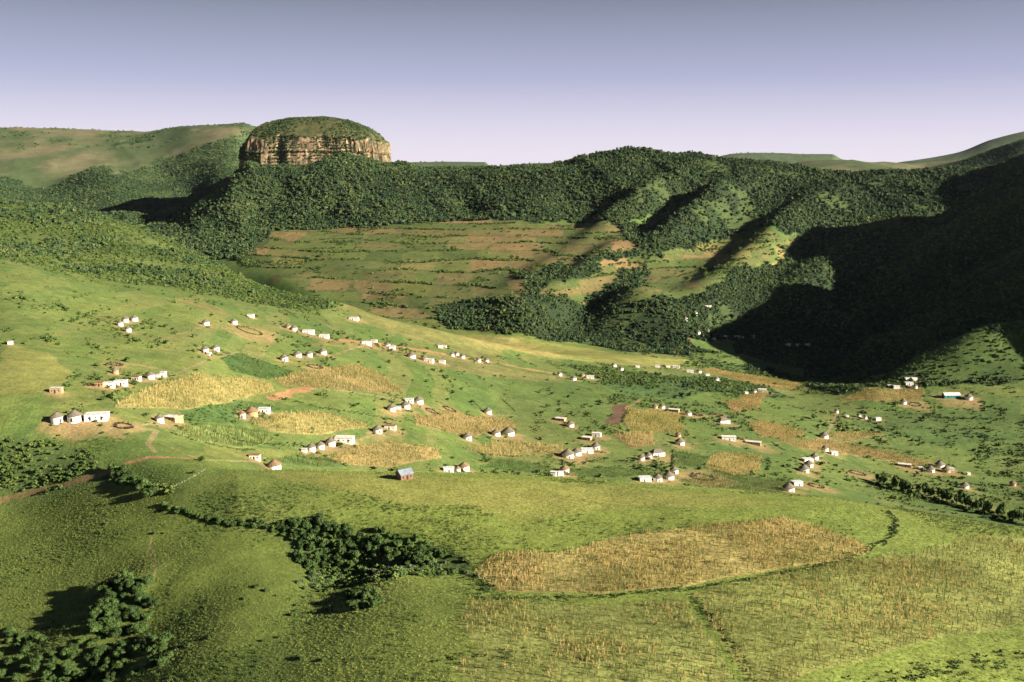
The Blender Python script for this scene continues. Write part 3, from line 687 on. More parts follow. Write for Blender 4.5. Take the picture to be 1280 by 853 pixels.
# ------------------------------------------------------------------ butte
def butte():
    cx, cy, rx, ry = -518.0, 2690.0, 187.0, 150.0
    nth = 420
    th = np.linspace(0, 2*np.pi, nth, endpoint=False)
    # superellipse footprint with buttresses
    ex = np.sign(np.cos(th)) * np.abs(np.cos(th)) ** 0.60; ey = np.sign(np.sin(th)) * np.abs(np.sin(th)) ** 0.60
    rows = []
    tn = th * 170
    top = CZ + 56 + 8 * fbm(tn, tn*0, 45, 4, 3) - 20 * sstep(.62, 1, -np.cos(th)) - 9 * sstep(.7, 1, np.cos(th))
    levels = [(-75, 1.10), (-40, 1.05), (-24, 1.015), (-14, 1.005), (-4, 1.0), (4, .998), (12, .995), (18, .985), (22, 1.0), (30, .99), (37, .985), (44, .98), (50, .972), (55, .965), (57, .955)]
    for lv, (z, f) in enumerate(levels):
        n = 10 * fbm(tn, tn*0 + z*0.05, 40, 2, 8) + 5.0 * ridged(tn, tn*0 + z*0.13, 11, 2, 9) + 1.6*fbm(tn, tn*0+z*.6, 4.5, 2, 10)
        k = f + n / 175 * (1 if z > -30 else 0.4)
        zz = CZ + z + (top - CZ - 57) * max(0, (z + 10) / 67)
        rows.append(np.stack([cx + rx*ex*k, cy + ry*ey*k, np.broadcast_to(zz, th.shape)], -1))
    for t in np.linspace(0.02, 1, 34):
        rho = 0.955 * (1 - t ** 1.25)
        h = 57 + 54 * (1 - (rho/0.955) ** 2.7) ** 0.66
        x = cx + rx*ex*rho*(1 + 0.02*fbm(tn, tn*0 + t*60, 40, 2, 8)) ; y = cy + ry*ey*rho
        z = CZ + h + (top - CZ - 57) * (1 - t) + 4.0 * fbm(x, y, 38, 4, 4) * min(1, 6*t)
        if t == 1: z = np.full_like(z, z.mean())
        rows.append(np.stack([x, y, z], -1))
    V = np.stack(rows); nr = len(rows)
    i, j = np.meshgrid(np.arange(nr-1), np.arange(nth), indexing='ij')
    F = np.stack([i*nth+j, i*nth+(j+1) % nth, (i+1)*nth+(j+1) % nth, (i+1)*nth+j], -1).reshape(-1, 4)
    me = np_mesh('rock_butte', V.reshape(-1, 3), F, False)
    m, nt, b = new_mat('cliff_rock')
    geo = nt.nodes.new('ShaderNodeNewGeometry')
    mp = nt.nodes.new('ShaderNodeMapping'); mp.inputs['Scale'].default_value = (1, 1, 0.42)
    nt.links.new(geo.outputs['Position'], mp.inputs[0])
    nz = nt.nodes.new('ShaderNodeTexNoise'); nz.inputs['Scale'].default_value = 0.12; nz.inputs['Detail'].default_value = 6; nz.inputs['Roughness'].default_value = 0.65
    nt.links.new(mp.outputs[0], nz.inputs['Vector'])
    rp = nt.nodes.new('ShaderNodeValToRGB'); e = rp.color_ramp.elements
    e[0].position = 0.40; e[0].color = (0.035, 0.04, 0.022, 1); e[1].position = 0.68; e[1].color = (0.50, 0.37, 0.22, 1)
    for p_, c_ in ((0.455, (0.11, 0.095, 0.055, 1)), (0.52, (0.17, 0.115, 0.065, 1)), (0.60, (0.31, 0.20, 0.115, 1))):
        q = e.new(p_); q.color = c_
    nt.links.new(nz.outputs['Fac'], rp.inputs['Fac'])
    # grass and scrub wherever it is not steep
    sep = nt.nodes.new('ShaderNodeSeparateXYZ'); nt.links.new(geo.outputs['True Normal'], sep.inputs[0])
    mr = nt.nodes.new('ShaderNodeMapRange'); mr.inputs[1].default_value = 0.33; mr.inputs[2].default_value = 0.5
    nt.links.new(sep.outputs['Z'], mr.inputs[0])
    n2_ = nt.nodes.new('ShaderNodeTexNoise'); n2_.inputs['Scale'].default_value = 0.05; n2_.inputs['Detail'].default_value = 4
    nt.links.new(geo.outputs['Position'], n2_.inputs['Vector'])
    r2 = nt.nodes.new('ShaderNodeValToRGB'); r2.color_ramp.elements[0].position = .38; r2.color_ramp.elements[0].color = (0.035, 0.045, 0.017, 1)
    r2.color_ramp.elements[1].position = .62; r2.color_ramp.elements[1].color = (0.085, 0.078, 0.03, 1)
    nt.links.new(n2_.outputs['Fac'], r2.inputs['Fac'])
    mx = nt.nodes.new('ShaderNodeMix'); mx.data_type = 'RGBA'
    nt.links.new(mr.outputs[0], mx.inputs[0]); nt.links.new(rp.outputs[0], mx.inputs[6]); nt.links.new(r2.outputs[0], mx.inputs[7])
    nt.links.new(mx.outputs[2], b.inputs['Base Color'])
    me.materials.append(m)
    o = link(bpy.data.objects.new('hill_butte', me)); tag(o, kind='structure')
    return V, nth, nr, len(levels)
BV, BNTH, BNR, BLV = butte()

# ------------------------------------------------------------------ plants: source shapes
def leaf_mat(name, cols, patch=0.02, patch_amt=0.35):
    """foliage colour varying from plant to plant and clump to clump"""
    m, nt, b = new_mat(name)
    b.inputs['Roughness'].default_value = 0.75; b.inputs['Specular IOR Level'].default_value = 0.2
    oi = nt.nodes.new('ShaderNodeObjectInfo')
    geo = nt.nodes.new('ShaderNodeNewGeometry')
    ad = nt.nodes.new('ShaderNodeMath'); ad.operation = 'MULTIPLY_ADD'; ad.inputs[1].default_value = 0.35
    nt.links.new(geo.outputs['Random Per Island'], ad.inputs[0])
    ml = nt.nodes.new('ShaderNodeMath'); ml.operation = 'MULTIPLY'; ml.inputs[1].default_value = 0.65
    nt.links.new(oi.outputs['Random'], ml.inputs[0]); nt.links.new(ml.outputs[0], ad.inputs[2])
    rp = nt.nodes.new('ShaderNodeValToRGB'); e = rp.color_ramp.elements
    n = len(cols)
    e[0].position = 0; e[0].color = (*cols[0], 1); e[1].position = 1; e[1].color = (*cols[-1], 1)
    for k in range(1, n-1):
        q = e.new(k / (n-1)); q.color = (*cols[k], 1)
    # neighbouring plants share their tone: patches of paler and darker growth
    pn = nt.nodes.new('ShaderNodeTexNoise'); pn.inputs['Scale'].default_value = patch; pn.inputs['Detail'].default_value = 4
    nt.links.new(oi.outputs['Location'], pn.inputs['Vector'])
    pm = nt.nodes.new('ShaderNodeMapRange'); pm.inputs[1].default_value = 0.3; pm.inputs[2].default_value = 0.7
    pm.inputs[3].default_value = -patch_amt; pm.inputs[4].default_value = patch_amt; pm.clamp = True
    nt.links.new(pn.outputs['Fac'], pm.inputs[0])
    a2 = nt.nodes.new('ShaderNodeMath'); a2.operation = 'ADD'; a2.use_clamp = True
    nt.links.new(ad.outputs[0], a2.inputs[0]); nt.links.new(pm.outputs[0], a2.inputs[1])
    nt.links.new(a2.outputs[0], rp.inputs['Fac']); nt.links.new(rp.outputs[0], b.inputs['Base Color'])
    return m

def bark(): return mottled('bark', (0.16, 0.12, 0.08), (0.07, 0.05, 0.035), 3.0)
M_BARK = bark()
M_FOREST = leaf_mat('forest_leaves', [(0.012,0.024,0.012),(0.022,0.044,0.018),(0.034,0.064,0.024),(0.054,0.090,0.032),(0.10,0.13,0.044)], 0.008)
M_FOREST2 = leaf_mat('pale_forest_leaves', [(0.035,0.06,0.018),(0.06,0.09,0.024),(0.09,0.115,0.034),(0.13,0.14,0.045)], 0.012)
M_TREE = leaf_mat('tree_leaves', [(0.028,0.048,0.012),(0.045,0.078,0.018),(0.06,0.10,0.022),(0.085,0.12,0.03)])
M_SCRUB = leaf_mat('scrub_leaves', [(0.03,0.055,0.014),(0.055,0.09,0.02),(0.085,0.125,0.027),(0.13,0.15,0.036)])
M_SISAL = leaf_mat('pale_leaves', [(0.05,0.075,0.03),(0.08,0.11,0.045),(0.13,0.15,0.07)])
M_GRASS = leaf_mat('grass_blades', [(0.10,0.135,0.027),(0.13,0.17,0.034),(0.165,0.20,0.043),(0.205,0.23,0.055)], 0.02, 0.3)  # darker blades carry the hollow's shade in their colour; pasture uses them too
M_GRASSY = leaf_mat('lightened_grass_blades', [(0.15,0.19,0.04),(0.20,0.24,0.052),(0.25,0.28,0.066),(0.33,0.34,0.088)], 0.02, 0.3)  # lighter copy: the mound's sunlight put into the blade colour, reused among crops
M_MAIZE = leaf_mat('dry_maize_leaves', [(0.20,0.24,0.06),(0.36,0.33,0.10),(0.56,0.43,0.15),(0.74,0.53,0.21),(0.82,0.62,0.29)], 0.03, 0.3)
M_MAIZEG = leaf_mat('green_maize_leaves', [(0.08,0.13,0.03),(0.13,0.18,0.04),(0.18,0.21,0.055),(0.26,0.25,0.08)])

def crown_arrays(r, seed, nleaf, core=True, flat=0.8, leafs=0.34, lobes=6):
    g = np.random.default_rng(seed)
    V = []; F = []
    lob = g.normal(size=(lobes, 3)); lob /= np.linalg.norm(lob, axis=1)[:, None]
    lob[:, 2] = np.abs(lob[:, 2]) * 0.8
    lob *= r * g.uniform(0.3, 0.85, (lobes, 1)); lr = r * g.uniform(0.26, 0.55, lobes)
    lob = np.vstack([lob, [[0, 0, 0]]]); lr = np.append(lr, r * 0.62)
    if core:
        for c, rr in zip(lob, lr):
            bm = bmesh.new(); bmesh.ops.create_icosphere(bm, subdivisions=1, radius=rr * 0.8)
            base = sum(len(v) for v in V)
            vv = np.array([v.co[:] for v in bm.verts]); vv *= g.uniform(0.75, 1.2, (len(vv), 1))
            V.append((vv + c) * [1, 1, flat])
            F += [[base + v.index for v in f.verts] + [base + f.verts[2].index] for f in bm.faces]
            bm.free()
    F = [f[:3] + [f[2]] for f in F]
    tri = [f[:3] for f in F]
    quads = []
    base = sum(len(v) for v in V)
    k = g.integers(0, len(lob), nleaf)
    d = g.normal(size=(nleaf, 3)); d /= np.linalg.norm(d, axis=1)[:, None]; d[:, 2] = np.where(d[:, 2] < -0.4, -d[:, 2], d[:, 2])
    pos = lob[k] + d * (lr[k] * g.uniform(0.75, 1.12, nleaf))[:, None]
    nrm = d + g.normal(size=(nleaf, 3)) * 0.55; nrm /= np.linalg.norm(nrm, axis=1)[:, None]
    t1 = np.cross(nrm, g.normal(size=(nleaf, 3))); t1 /= np.linalg.norm(t1, axis=1)[:, None]; t2 = np.cross(nrm, t1)
    s = (r * leafs * g.uniform(0.5, 1.1, nleaf))[:, None]
    q = np.stack([pos + t1*s, pos + t2*s*0.7, pos - t1*s, pos - t2*s*0.7 + nrm*s*0.25], 1) * [1, 1, flat]
    V.append(q.reshape(-1, 3))
    quads = base + np.arange(nleaf*4).reshape(-1, 4)
    T = np.concatenate([np.array(tri, int).reshape(-1, 3), quads[:, [0, 1, 2]], quads[:, [0, 2, 3]]])
    return np.vstack(V), T

def crown_mesh(name, mat, r, seed, nleaf, **kw):
    v, f = crown_arrays(r, seed, nleaf, **kw)
    v[:, 2] -= v[:, 2].min() if kw.get('ground') else 0
    me = np_mesh(name, v, f); me.materials.append(mat); return me

def blades_arrays(n, h, spread, width, lean, seed, segs=2):
    g = np.random.default_rng(seed); V = []; F = []
    for k in range(n):
        a = g.uniform(0, 6.283); rr = spread * math.sqrt(g.uniform()); p = np.array([rr*math.cos(a), rr*math.sin(a), 0])
        b_ = g.uniform(0, 6.283); L = h * g.uniform(0.6, 1.1); w = width * g.uniform(0.7, 1.2)
        out = np.array([math.cos(b_), math.sin(b_), 0]); side = np.array([-math.sin(b_), math.cos(b_), 0]) * w / 2
        le = lean * g.uniform(0.3, 1.2)
        pts = [p, p + out*le*L*0.35 + np.array([0, 0, L*0.62]), p + out*le*L + np.array([0, 0, L*(1.0 - 0.25*le)])]
        ws = [1.0, 0.8, 0.12]; base = len(V)
        for q, s in zip(pts, ws): V += [q - side*s, q + side*s]
        for j in range(2):
            i0 = base + 2*j; F += [[i0, i0+1, i0+3], [i0, i0+3, i0+2]]
    return np.array(V), np.array(F)

def maize_arrays(seed, h=2.0, n=9):
    """one stand of maize: stalks with long drooping leaves and a tassel"""
    g = np.random.default_rng(seed); V = []; F = []
    def strip(pts, ws, side):
        base = len(V)
        for q, s in zip(pts, ws): V.append(q - side*s); V.append(q + side*s)
        for j in range(len(pts)-1):
            i0 = base + 2*j; F.append([i0, i0+1, i0+3]); F.append([i0, i0+3, i0+2])
    for st in range(2):
        p = np.array([g.uniform(-.22, .22), g.uniform(-.22, .22), 0]); H = h * g.uniform(0.75, 1.1)
        tl = g.normal(size=2) * 0.12
        for a in (0, 1.57):
            sd = np.array([math.cos(a), math.sin(a), 0])
            strip([p, p + [tl[0]*.5, tl[1]*.5, H*.6], p + [tl[0], tl[1], H]], [.045, .04, .05], sd)
        for k in range(n):
            z = H * (0.2 + 0.65 * k / n); a = g.uniform(0, 6.283); L = g.uniform(.28, .5)
            o = np.array([math.cos(a), math.sin(a), 0]); sd = np.array([-math.sin(a), math.cos(a), 0])
            q = p + [tl[0]*z/H, tl[1]*z/H, z]
            strip([q, q + o*L*.35 + [0, 0, L*.75], q + o*L*.8 + [0, 0, L*.7]], [.045, .07, .015], sd)
    return np.array(V), np.array(F)

def arr_mesh(name, vf, mat):
    me = np_mesh(name, vf[0], vf[1]); me.materials.append(mat); return me

PROTO = {}
def proto(key, meshes):
    col = bpy.data.collections.new(key)
    for k, me in enumerate(meshes):
        o = bpy.data.objects.new('%s_%02d' % (key, k), me); col.objects.link(o)
    PROTO[key] = (col, len(meshes))
proto('src_forest', [crown_mesh('forest_crown', M_FOREST if k % 4 else M_FOREST2, (1.0, 0.8, 1.15, 1.5, 0.9, 1.1, 0.75, 1.3, 1.0, 0.85)[k], 100+k, 60, flat=(0.95, 1.2, 0.7, 0.75, 1.3, 0.8, 1.0, 0.9, 0.65, 1.1)[k], leafs=0.26, lobes=3 + k % 4) for k in range(10)])
proto('src_bush', [crown_mesh('bush_crown', M_SCRUB, 1.0, 200+k, 40, flat=0.7, leafs=0.32, lobes=4) for k in range(6)])
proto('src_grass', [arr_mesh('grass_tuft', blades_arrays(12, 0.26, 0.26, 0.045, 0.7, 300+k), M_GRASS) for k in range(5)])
proto('src_grassy', [arr_mesh('lightened_grass_tuft', blades_arrays(12, 0.26, 0.26, 0.045, 0.7, 310+k), M_GRASSY) for k in range(5)])
proto('src_herb', [arr_mesh('herb_tuft', blades_arrays(12, 0.8, 0.5, 0.16, 0.9, 320+k), M_SCRUB) for k in range(4)])
proto('src_maize', [arr_mesh('maize_stand', maize_arrays(400+k), M_MAIZE) for k in range(6)])
proto('src_maizeg', [arr_mesh('green_maize_stand', maize_arrays(420+k), M_MAIZEG) for k in range(5)])

def scatter(name, key, pts, scl, label, cat, stretch=(0.85, 1.25), tilt=0.08):
    """one object of countless plants, spread with geometry nodes"""
    n = len(pts)
    if n == 0: return None
    me = bpy.data.meshes.new(name)
    me.vertices.add(n); me.vertices.foreach_set('co', np.asarray(pts, np.float32).ravel())
    rot = np.stack([rng.normal(0, tilt, n), rng.normal(0, tilt, n), rng.uniform(0, 6.283, n)], -1)
    s3 = np.stack([scl, scl, scl * rng.uniform(stretch[0], stretch[1], n)], -1)
    a1 = me.attributes.new('rot', 'FLOAT_VECTOR', 'POINT'); a1.data.foreach_set('vector', rot.astype(np.float32).ravel())
    a2 = me.attributes.new('scl', 'FLOAT_VECTOR', 'POINT'); a2.data.foreach_set('vector', s3.astype(np.float32).ravel())
    a3 = me.attributes.new('pick', 'INT', 'POINT'); a3.data.foreach_set('value', rng.integers(0, PROTO[key][1], n).astype(np.int32))
    o = link(bpy.data.objects.new(name, me))
    gn = bpy.data.node_groups.new(name + '_nodes', 'GeometryNodeTree')
    gn.interface.new_socket('Geometry', in_out='INPUT', socket_type='NodeSocketGeometry')
    gn.interface.new_socket('Geometry', in_out='OUTPUT', socket_type='NodeSocketGeometry')
    gi = gn.nodes.new('NodeGroupInput'); go = gn.nodes.new('NodeGroupOutput')
    ci = gn.nodes.new('GeometryNodeCollectionInfo'); ci.inputs['Collection'].default_value = PROTO[key][0]
    ci.inputs['Separate Children'].default_value = True; ci.inputs['Reset Children'].default_value = True
    ip = gn.nodes.new('GeometryNodeInstanceOnPoints'); ip.inputs['Pick Instance'].default_value = True
    def na(nm, ty):
        q = gn.nodes.new('GeometryNodeInputNamedAttribute'); q.data_type = ty; q.inputs['Name'].default_value = nm; return q
    nr_, ns_, np_ = na('rot', 'FLOAT_VECTOR'), na('scl', 'FLOAT_VECTOR'), na('pick', 'INT')
    er = gn.nodes.new('FunctionNodeEulerToRotation')
    L = gn.links.new
    L(gi.outputs[0], ip.inputs['Points']); L(ci.outputs[0], ip.inputs['Instance'])
    L(nr_.outputs['Attribute'], er.inputs[0]); L(er.outputs[0], ip.inputs['Rotation'])
    L(ns_.outputs['Attribute'], ip.inputs['Scale']); L(np_.outputs['Attribute'], ip.inputs['Instance Index'])
    L(ip.outputs[0], go.inputs[0])
    md = o.modifiers.new('scatter', 'NODES'); md.node_group = gn
    tag(o, label, cat, kind='stuff')
    return o

dD = np.gradient(DS)[:, None]; dU = np.gradient(US)[None, :]
AREA = dD * dU * D2
VISW = VIS.copy()
VISW[:-3] |= VIS[3:]; VISW[:, 3:] |= VIS[:, :-3]; VISW[:, :-3] |= VIS[:, 3:]
def sample(mask, dens):
    """random ground points inside a mask, dens plants per square metre (array or number)"""
    m = mask & (np.abs(U2) < 0.60)
    lam = (AREA * dens)[m]
    k = rng.poisson(np.minimum(lam, 30))
    idx = np.nonzero(m.ravel())[0].repeat(k)
    i, j = idx // NU, idx % NU
    i = np.minimum(i, ND-2); j = np.minimum(j, NU-2)
    D = DS[i] + rng.uniform(-.5, .5, len(i)) * dD[i, 0]; u = US[j] + rng.uniform(-.5, .5, len(i)) * dU[0, j]
    x = u * D; y = D
    return np.stack([x, y, ground(x, y)], -1)

# woods -------------------------------------------------
P = sample((KIND == 3) & VISW & (D2 < 2800), (1 / 22.0 + 1 / 28.0 * (D2 < 1650)) * (0.75 + 0.5 * (fbm(X2, Y2, 90, 2, 61) > -0.2)) * (1 - 0.6 * CLEAR))
s = (1.7 + 2.9 * rng.random(len(P)) ** 2.2) * (0.72 + 0.28 * sstep(1400, 1900, P[:, 1])); P[:, 2] += s * 0.55
scatter('forest', 'src_forest', P, s, 'dense dark green forest over the long ridge and its shaded spurs', 'forest', (0.75, 1.5))
NF = len(P)
P = sample((KIND == 4) & VISW & (D2 > 900) & (D2 < 1430), 1 / 30.0 * np.clip(scr_f * 1.5 - 0.15 + 1.3 * fbm(X2, Y2, 30, 3, 62), 0.03, 2))
s = 0.8 + 1.7 * rng.random(len(P)) ** 2; P[:, 2] += s * 0.35
Q = sample((KIND == 4) & VISW & (D2 > 930) & (D2 < 1430) & (fbm(X2, Y2, 55, 4, 63) + 0.35 * (scr_f - 0.5) > 0.0), 1 / 30.0)
q = 1.4 + 2.4 * rng.random(len(Q)) ** 2; Q[:, 2] += q * 0.4
scatter('hillside_trees', 'src_forest', Q, q, 'dark low trees in drifts over the rounded scrub hill', 'trees')
scatter('scrub', 'src_bush', P, s, 'low green scrub covering the rounded hillside below the butte', 'scrub')
P = sample((KIND == 4) & VISW & (D2 > 2500) & (D2 < 4300), 1 / 60.0)
s = 1.8 + 2.2 * rng.random(len(P)); P[:, 2] += s * 0.3
scatter('woodland', 'src_forest', P, s, 'bluish green woodland in the folds of the far left hills', 'woodland')
P = sample(VISW & (D2 > 3900) & (D2 < 4700) & (U2 < -0.2) & (nf > 0.18), 1 / 260.0)
s = 2.0 + 3.0 * rng.random(len(P)) ** 2; P[:, 2] += s * 0.2
scatter('hill_bushes', 'src_forest', P, s, 'dark bushes gathered in the folds of the far left plateau slope', 'bushes')
# terrace hedges and scattered bushes across the river
hed = (KIND == 6) & VISW & (D2 > 1280) & (D2 < 2150)
hb = fbm(X2, Y2, 60, 3, 67)
zt = (Z2 + 3.0 * fbm(X2, Y2, 90, 2, 501)) / 9.5; hn = (zt - np.floor(zt) < 0.13)
P = sample(hed, 1 / 7.0 * (hn & (hb > -0.12)) + 1 / 30.0 * (hb > 0.30) + 1 / 500.0)
s = 1.2 + 2.2 * rng.random(len(P)) ** 2; P[:, 2] += s * 0.35
scatter('hedgerow_bushes', 'src_bush', P, s, 'dark bushes and hedge lines between the terraced fields across the river', 'bushes')
# valley floor thickets
bn = fbm(X2, Y2, 55, 4, 68)
valley = VISW & (D2 > 470) & (D2 < 1280)
rightish = sstep(-0.05, 0.3, U2)
P = sample(valley & (KIND == 4) & ~SPURR, 1 / 16.0 * np.clip(0.8 + 1.5 * bn, 0.1, 2))
s = 0.9 + 1.9 * rng.random(len(P)) ** 2; P[:, 2] += s * 0.35
scatter('thicket', 'src_bush', P, s, 'green thicket along the river bed between the huts', 'thicket')
P = sample(valley & (KIND == 0), 1 / 500.0 + 1 / 22.0 * (bn + 0.5 * fbm(X2, Y2, 17, 2, 70) + 0.24 * rightish > 0.40))
s = 0.6 + 2.2 * rng.random(len(P)) ** 3; P[:, 2] += s * 0.3
scatter('shrubs', 'src_bush', P, s, 'small dark shrubs dotted over the grassy valley slopes', 'shrubs')
zl = (Z2 + 0.03 * X2 + 3.0 * fbm(X2, Y2, 90, 2, 511)) / 5.0
P = sample(valley & (KIND == 0) & (zl - np.floor(zl) < 0.16) & (bn + 0.2 * rightish > 0.05), 1 / 9.0)
s = 0.5 + 0.9 * rng.random(len(P)) ** 2; P[:, 2] += s * 0.3
scatter('field_edge_growth', 'src_bush', P, s, 'dark weedy growth along old field edges on the village slopes', 'weeds')
P = sample(SPURR & VISW, 1 / 16.0 * np.clip(0.8 + 1.5 * bn, 0.2, 2))
s = 0.9 + 1.8 * rng.random(len(P)) ** 2; P[:, 2] += s * 0.35
scatter('brush', 'src_bush', P, s, 'sunlit brush on the small spur under the black mountain', 'brush')
lb = (KIND == 4) & VISW & (D2 < 480)
P = sample(lb, 1 / 1.8 * np.clip(0.9 + 1.5 * fbm(X2, Y2, 10, 3, 69), 0.15, 2))
s = 0.5 + 1.2 * rng.random(len(P)) ** 2; P[:, 2] += s * 0.3
scatter('undergrowth', 'src_bush', P, s, 'leafy green undergrowth above the track at the left edge', 'undergrowth')
# bushes kept round the homesteads
yb = []
for phrase, a_, b_, items in HOMES:
    for code, px, py, w in items:
        x, y, _ = unproject(px, py, a_, b_); r = max(4.0, w * y / FPX)
        for _k in range(rng.poisson(2.6)):
            an = rng.uniform(0, 6.283); q = r * rng.uniform(1.1, 2.4)
            for _j in range(rng.integers(1, 5)):
                xx, yy = x + q * math.cos(an) + rng.normal(0, 1.4), y + 2.5 + abs(q * math.sin(an)) * (1 if rng.random() < .6 else -1) + rng.normal(0, 1.4)
                yb.append((xx, yy, float(ground(xx, yy)) + 0.3))
scatter('yard_bushes', 'src_bush', np.array(yb), 0.5 + 1.3 * rng.random(len(yb)) ** 1.5, 'small green bushes growing round the homesteads', 'bushes')
# grass
near = (D2 < 430) & VISW & (D2 > 170)
gd = 2.2 * np.clip(1 - (D2 - 330) / 200, 0.45, 1)
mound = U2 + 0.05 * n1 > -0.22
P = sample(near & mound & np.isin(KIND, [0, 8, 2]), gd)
scatter('grass', 'src_grassy', P, 0.6 + 0.8 * rng.random(len(P)), 'yellow-green grass over the mound, its sunlit brightness put into the colour', 'grass', (0.5, 1.1))
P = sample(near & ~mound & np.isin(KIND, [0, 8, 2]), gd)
scatter('grass', 'src_grass', P, 0.6 + 0.8 * rng.random(len(P)), 'green grass on the dim slope at the lower left, shade put into its colour', 'grass', (0.5, 1.1))
NG = len(P)
hbn = fbm(X2, Y2, 26, 4, 73)
P = sample(near & np.isin(KIND, [0, 2, 4]), 0.30 * (hbn > 0.02) + 0.5 * (hbn > 0.3) + 0.35 * (hbn > -0.1) * (U2 < 0.0) * (D2 < 290))
scatter('weeds', 'src_herb', P, 0.35 + 0.6 * rng.random(len(P)), 'darker broad-leaved weeds among the grass of the near mound', 'weeds', (0.5, 1.1))
P = sample(VISW & (D2 >= 430) & (D2 < 1000) & np.isin(KIND, [0, 8]), 0.06)
scatter('pasture', 'src_grass', P, 1.1 + 1.2 * rng.random(len(P)), 'tufted pasture grass on the village slopes', 'grass', (0.5, 1.0))
# maize and other crops, one object for each plot
for (nm, pl, kd, c, a, b), mm in zip(PLOTS, PLOT_MASKS):
    mm = mm & VISW
    dist = float(np.median(D2[mm])) if mm.any() else 500
    if kd == 1:
        dn = 0.6
        if dist < 400: dn = 1.15 * np.clip(0.6 + 1.5 * fbm(X2, Y2, 16, 3, 75) + 0.4 * sstep(-10, 40, X2), 0.15, 1.2)
        P = sample(mm, dn); sc = (0.34 if dist < 400 else 0.5) + 0.4 * rng.random(len(P)); key = 'src_maize'
        Q = sample(mm, 0.45 if dist < 400 else 0.22)
        scatter('crop_grass', 'src_grassy', Q, (0.7 if dist < 400 else 1.0) + 0.8 * rng.random(len(Q)), 'green undergrowth in the ' + nm, 'grass', (0.7, 1.4))
        Q = sample(mm, 0.3 if dist < 400 else 0.12)
        scatter('green_maize', 'src_maizeg', Q, (0.4 if dist < 400 else 0.6) + 0.35 * rng.random(len(Q)), 'still green stalks in the ' + nm, 'maize')
    elif kd == 7:
        if dist < 400:
            dn = 1.0 * np.clip(0.32 + 1.7 * fbm(X2, Y2, 22, 4, 76), 0.06, 1.1)
            P = sample(mm, dn); sc = 0.34 + 0.35 * rng.random(len(P)); key = 'src_maize'
            Q = sample(mm, 1.0)
            scatter('crop_grass', 'src_grassy', Q, 0.7 + 0.8 * rng.random(len(Q)), 'green growth between the maize of the ' + nm.replace('wide patchy maize slope', 'slope').replace('patchy maize', 'rows'), 'grass', (0.6, 1.2))
            Q = sample(mm, 0.35)
            scatter('green_maize', 'src_maizeg', Q, 0.4 + 0.35 * rng.random(len(Q)), 'still green maize of the ' + nm.replace('wide patchy maize slope', 'slope').replace('patchy maize', 'rows'), 'maize')
        else:
            P = sample(mm, 0.25); sc = 0.9 + 0.4 * rng.random(len(P)); key = 'src_maize'
    else:
        if 'thicket' in nm or 'garden plot' in nm:
            P = sample(mm, 0.10); sc = 0.5 + 1.2 * rng.random(len(P)) ** 2; key = 'src_bush'
        else:
            P = sample(mm, 0.45); sc = 0.6 + 0.4 * rng.random(len(P)); key = 'src_maizeg'
    scatter('maize_field' if kd in (1, 7) else 'crop_field', key, P, sc, nm, 'maize field' if kd in (1, 7) else 'crop field')
# shrubs on the butte: cap, ledge and cracks
g = rng
i = g.integers(BLV, BNR-1, 13000); j = g.integers(0, BNTH, 13000)
Q = BV[i, j] + (BV[np.minimum(i+1, BNR-1), j] - BV[i, j]) * g.random((13000, 1))
keep = (fbm(Q[:, 0], Q[:, 1], 50, 3, 81) + 0.35*g.random(len(Q)) > -0.02) & (Q[:, 1] < 2760)
Q = Q[keep]
i = g.integers(3, BLV, 15000); j = g.integers(0, BNTH, 15000)
R_ = BV[i, j] + g.normal(0, 1.2, (15000, 3))
fx = R_[:, 0]
patch = fbm(fx, R_[:, 2] * 1.6, 34, 3, 82)
mid = np.exp(-((fx + 520) / 85) ** 2) * 0.75 - 0.35 * np.exp(-((fx + 640) / 40) ** 2) - 0.5 * sstep(-425, -375, fx)
keep = (patch + mid > -0.14) & (R_[:, 1] < 2690) | ((i >= 7) & (i <= 8) & (g.random(15000) < 0.25) & (fx < -400) & (R_[:, 1] < 2690))
Q = np.vstack([Q, R_[keep]])
scatter('cliff_shrubs', 'src_forest', Q, 1.4 + 2.4 * g.random(len(Q)) ** 2, 'dark shrubs on the flat crown and in the cracks of the butte', 'shrubs', (0.6, 1.0))
print('instances', NF, NG)
# ------------------------------------------------------------------ buildings
def bx(bm, x0, x1, y0, y1, z0, z1):
    v = [bm.verts.new(p) for p in ((x0,y0,z0),(x1,y0,z0),(x1,y1,z0),(x0,y1,z0),(x0,y0,z1),(x1,y0,z1),(x1,y1,z1),(x0,y1,z1))]
    for f in ((0,3,2,1),(4,5,6,7),(0,1,5,4),(1,2,6,5),(2,3,7,6),(3,0,4,7)): bm.faces.new([v[k] for k in f])
def prism(bm, pts, y0, y1):
    a = [bm.verts.new((x, y0, z)) for x, z in pts]; b = [bm.verts.new((x, y1, z)) for x, z in pts]
    n = len(pts); bm.faces.new(a); bm.faces.new(b[::-1])
    for k in range(n): bm.faces.new([a[k], b[k], b[(k+1) % n], a[(k+1) % n]])
def rings(bm, prof, n=20, g=None, amp=0.0):
    rr = []
    for r, z in prof:
        rr.append([bm.verts.new(((r*(1+(g.uniform(-amp,amp) if g else 0)))*math.cos(2*math.pi*k/n), (r)*math.sin(2*math.pi*k/n), z + (g.uniform(-amp,amp)*.4 if g else 0))) for k in range(n)])
    for a, b in zip(rr[:-1], rr[1:]):
        for k in range(n): bm.faces.new([a[k], a[(k+1) % n], b[(k+1) % n], b[k]])
    bm.faces.new(rr[-1])
def bm_obj(name, bm, mat, parent=None):
    bmesh.ops.recalc_face_normals(bm, faces=bm.faces)
    me = bpy.data.meshes.new(name); bm.to_mesh(me); bm.free(); me.materials.append(mat)
    o = link(bpy.data.objects.new(name, me)); o.parent = parent
    return o
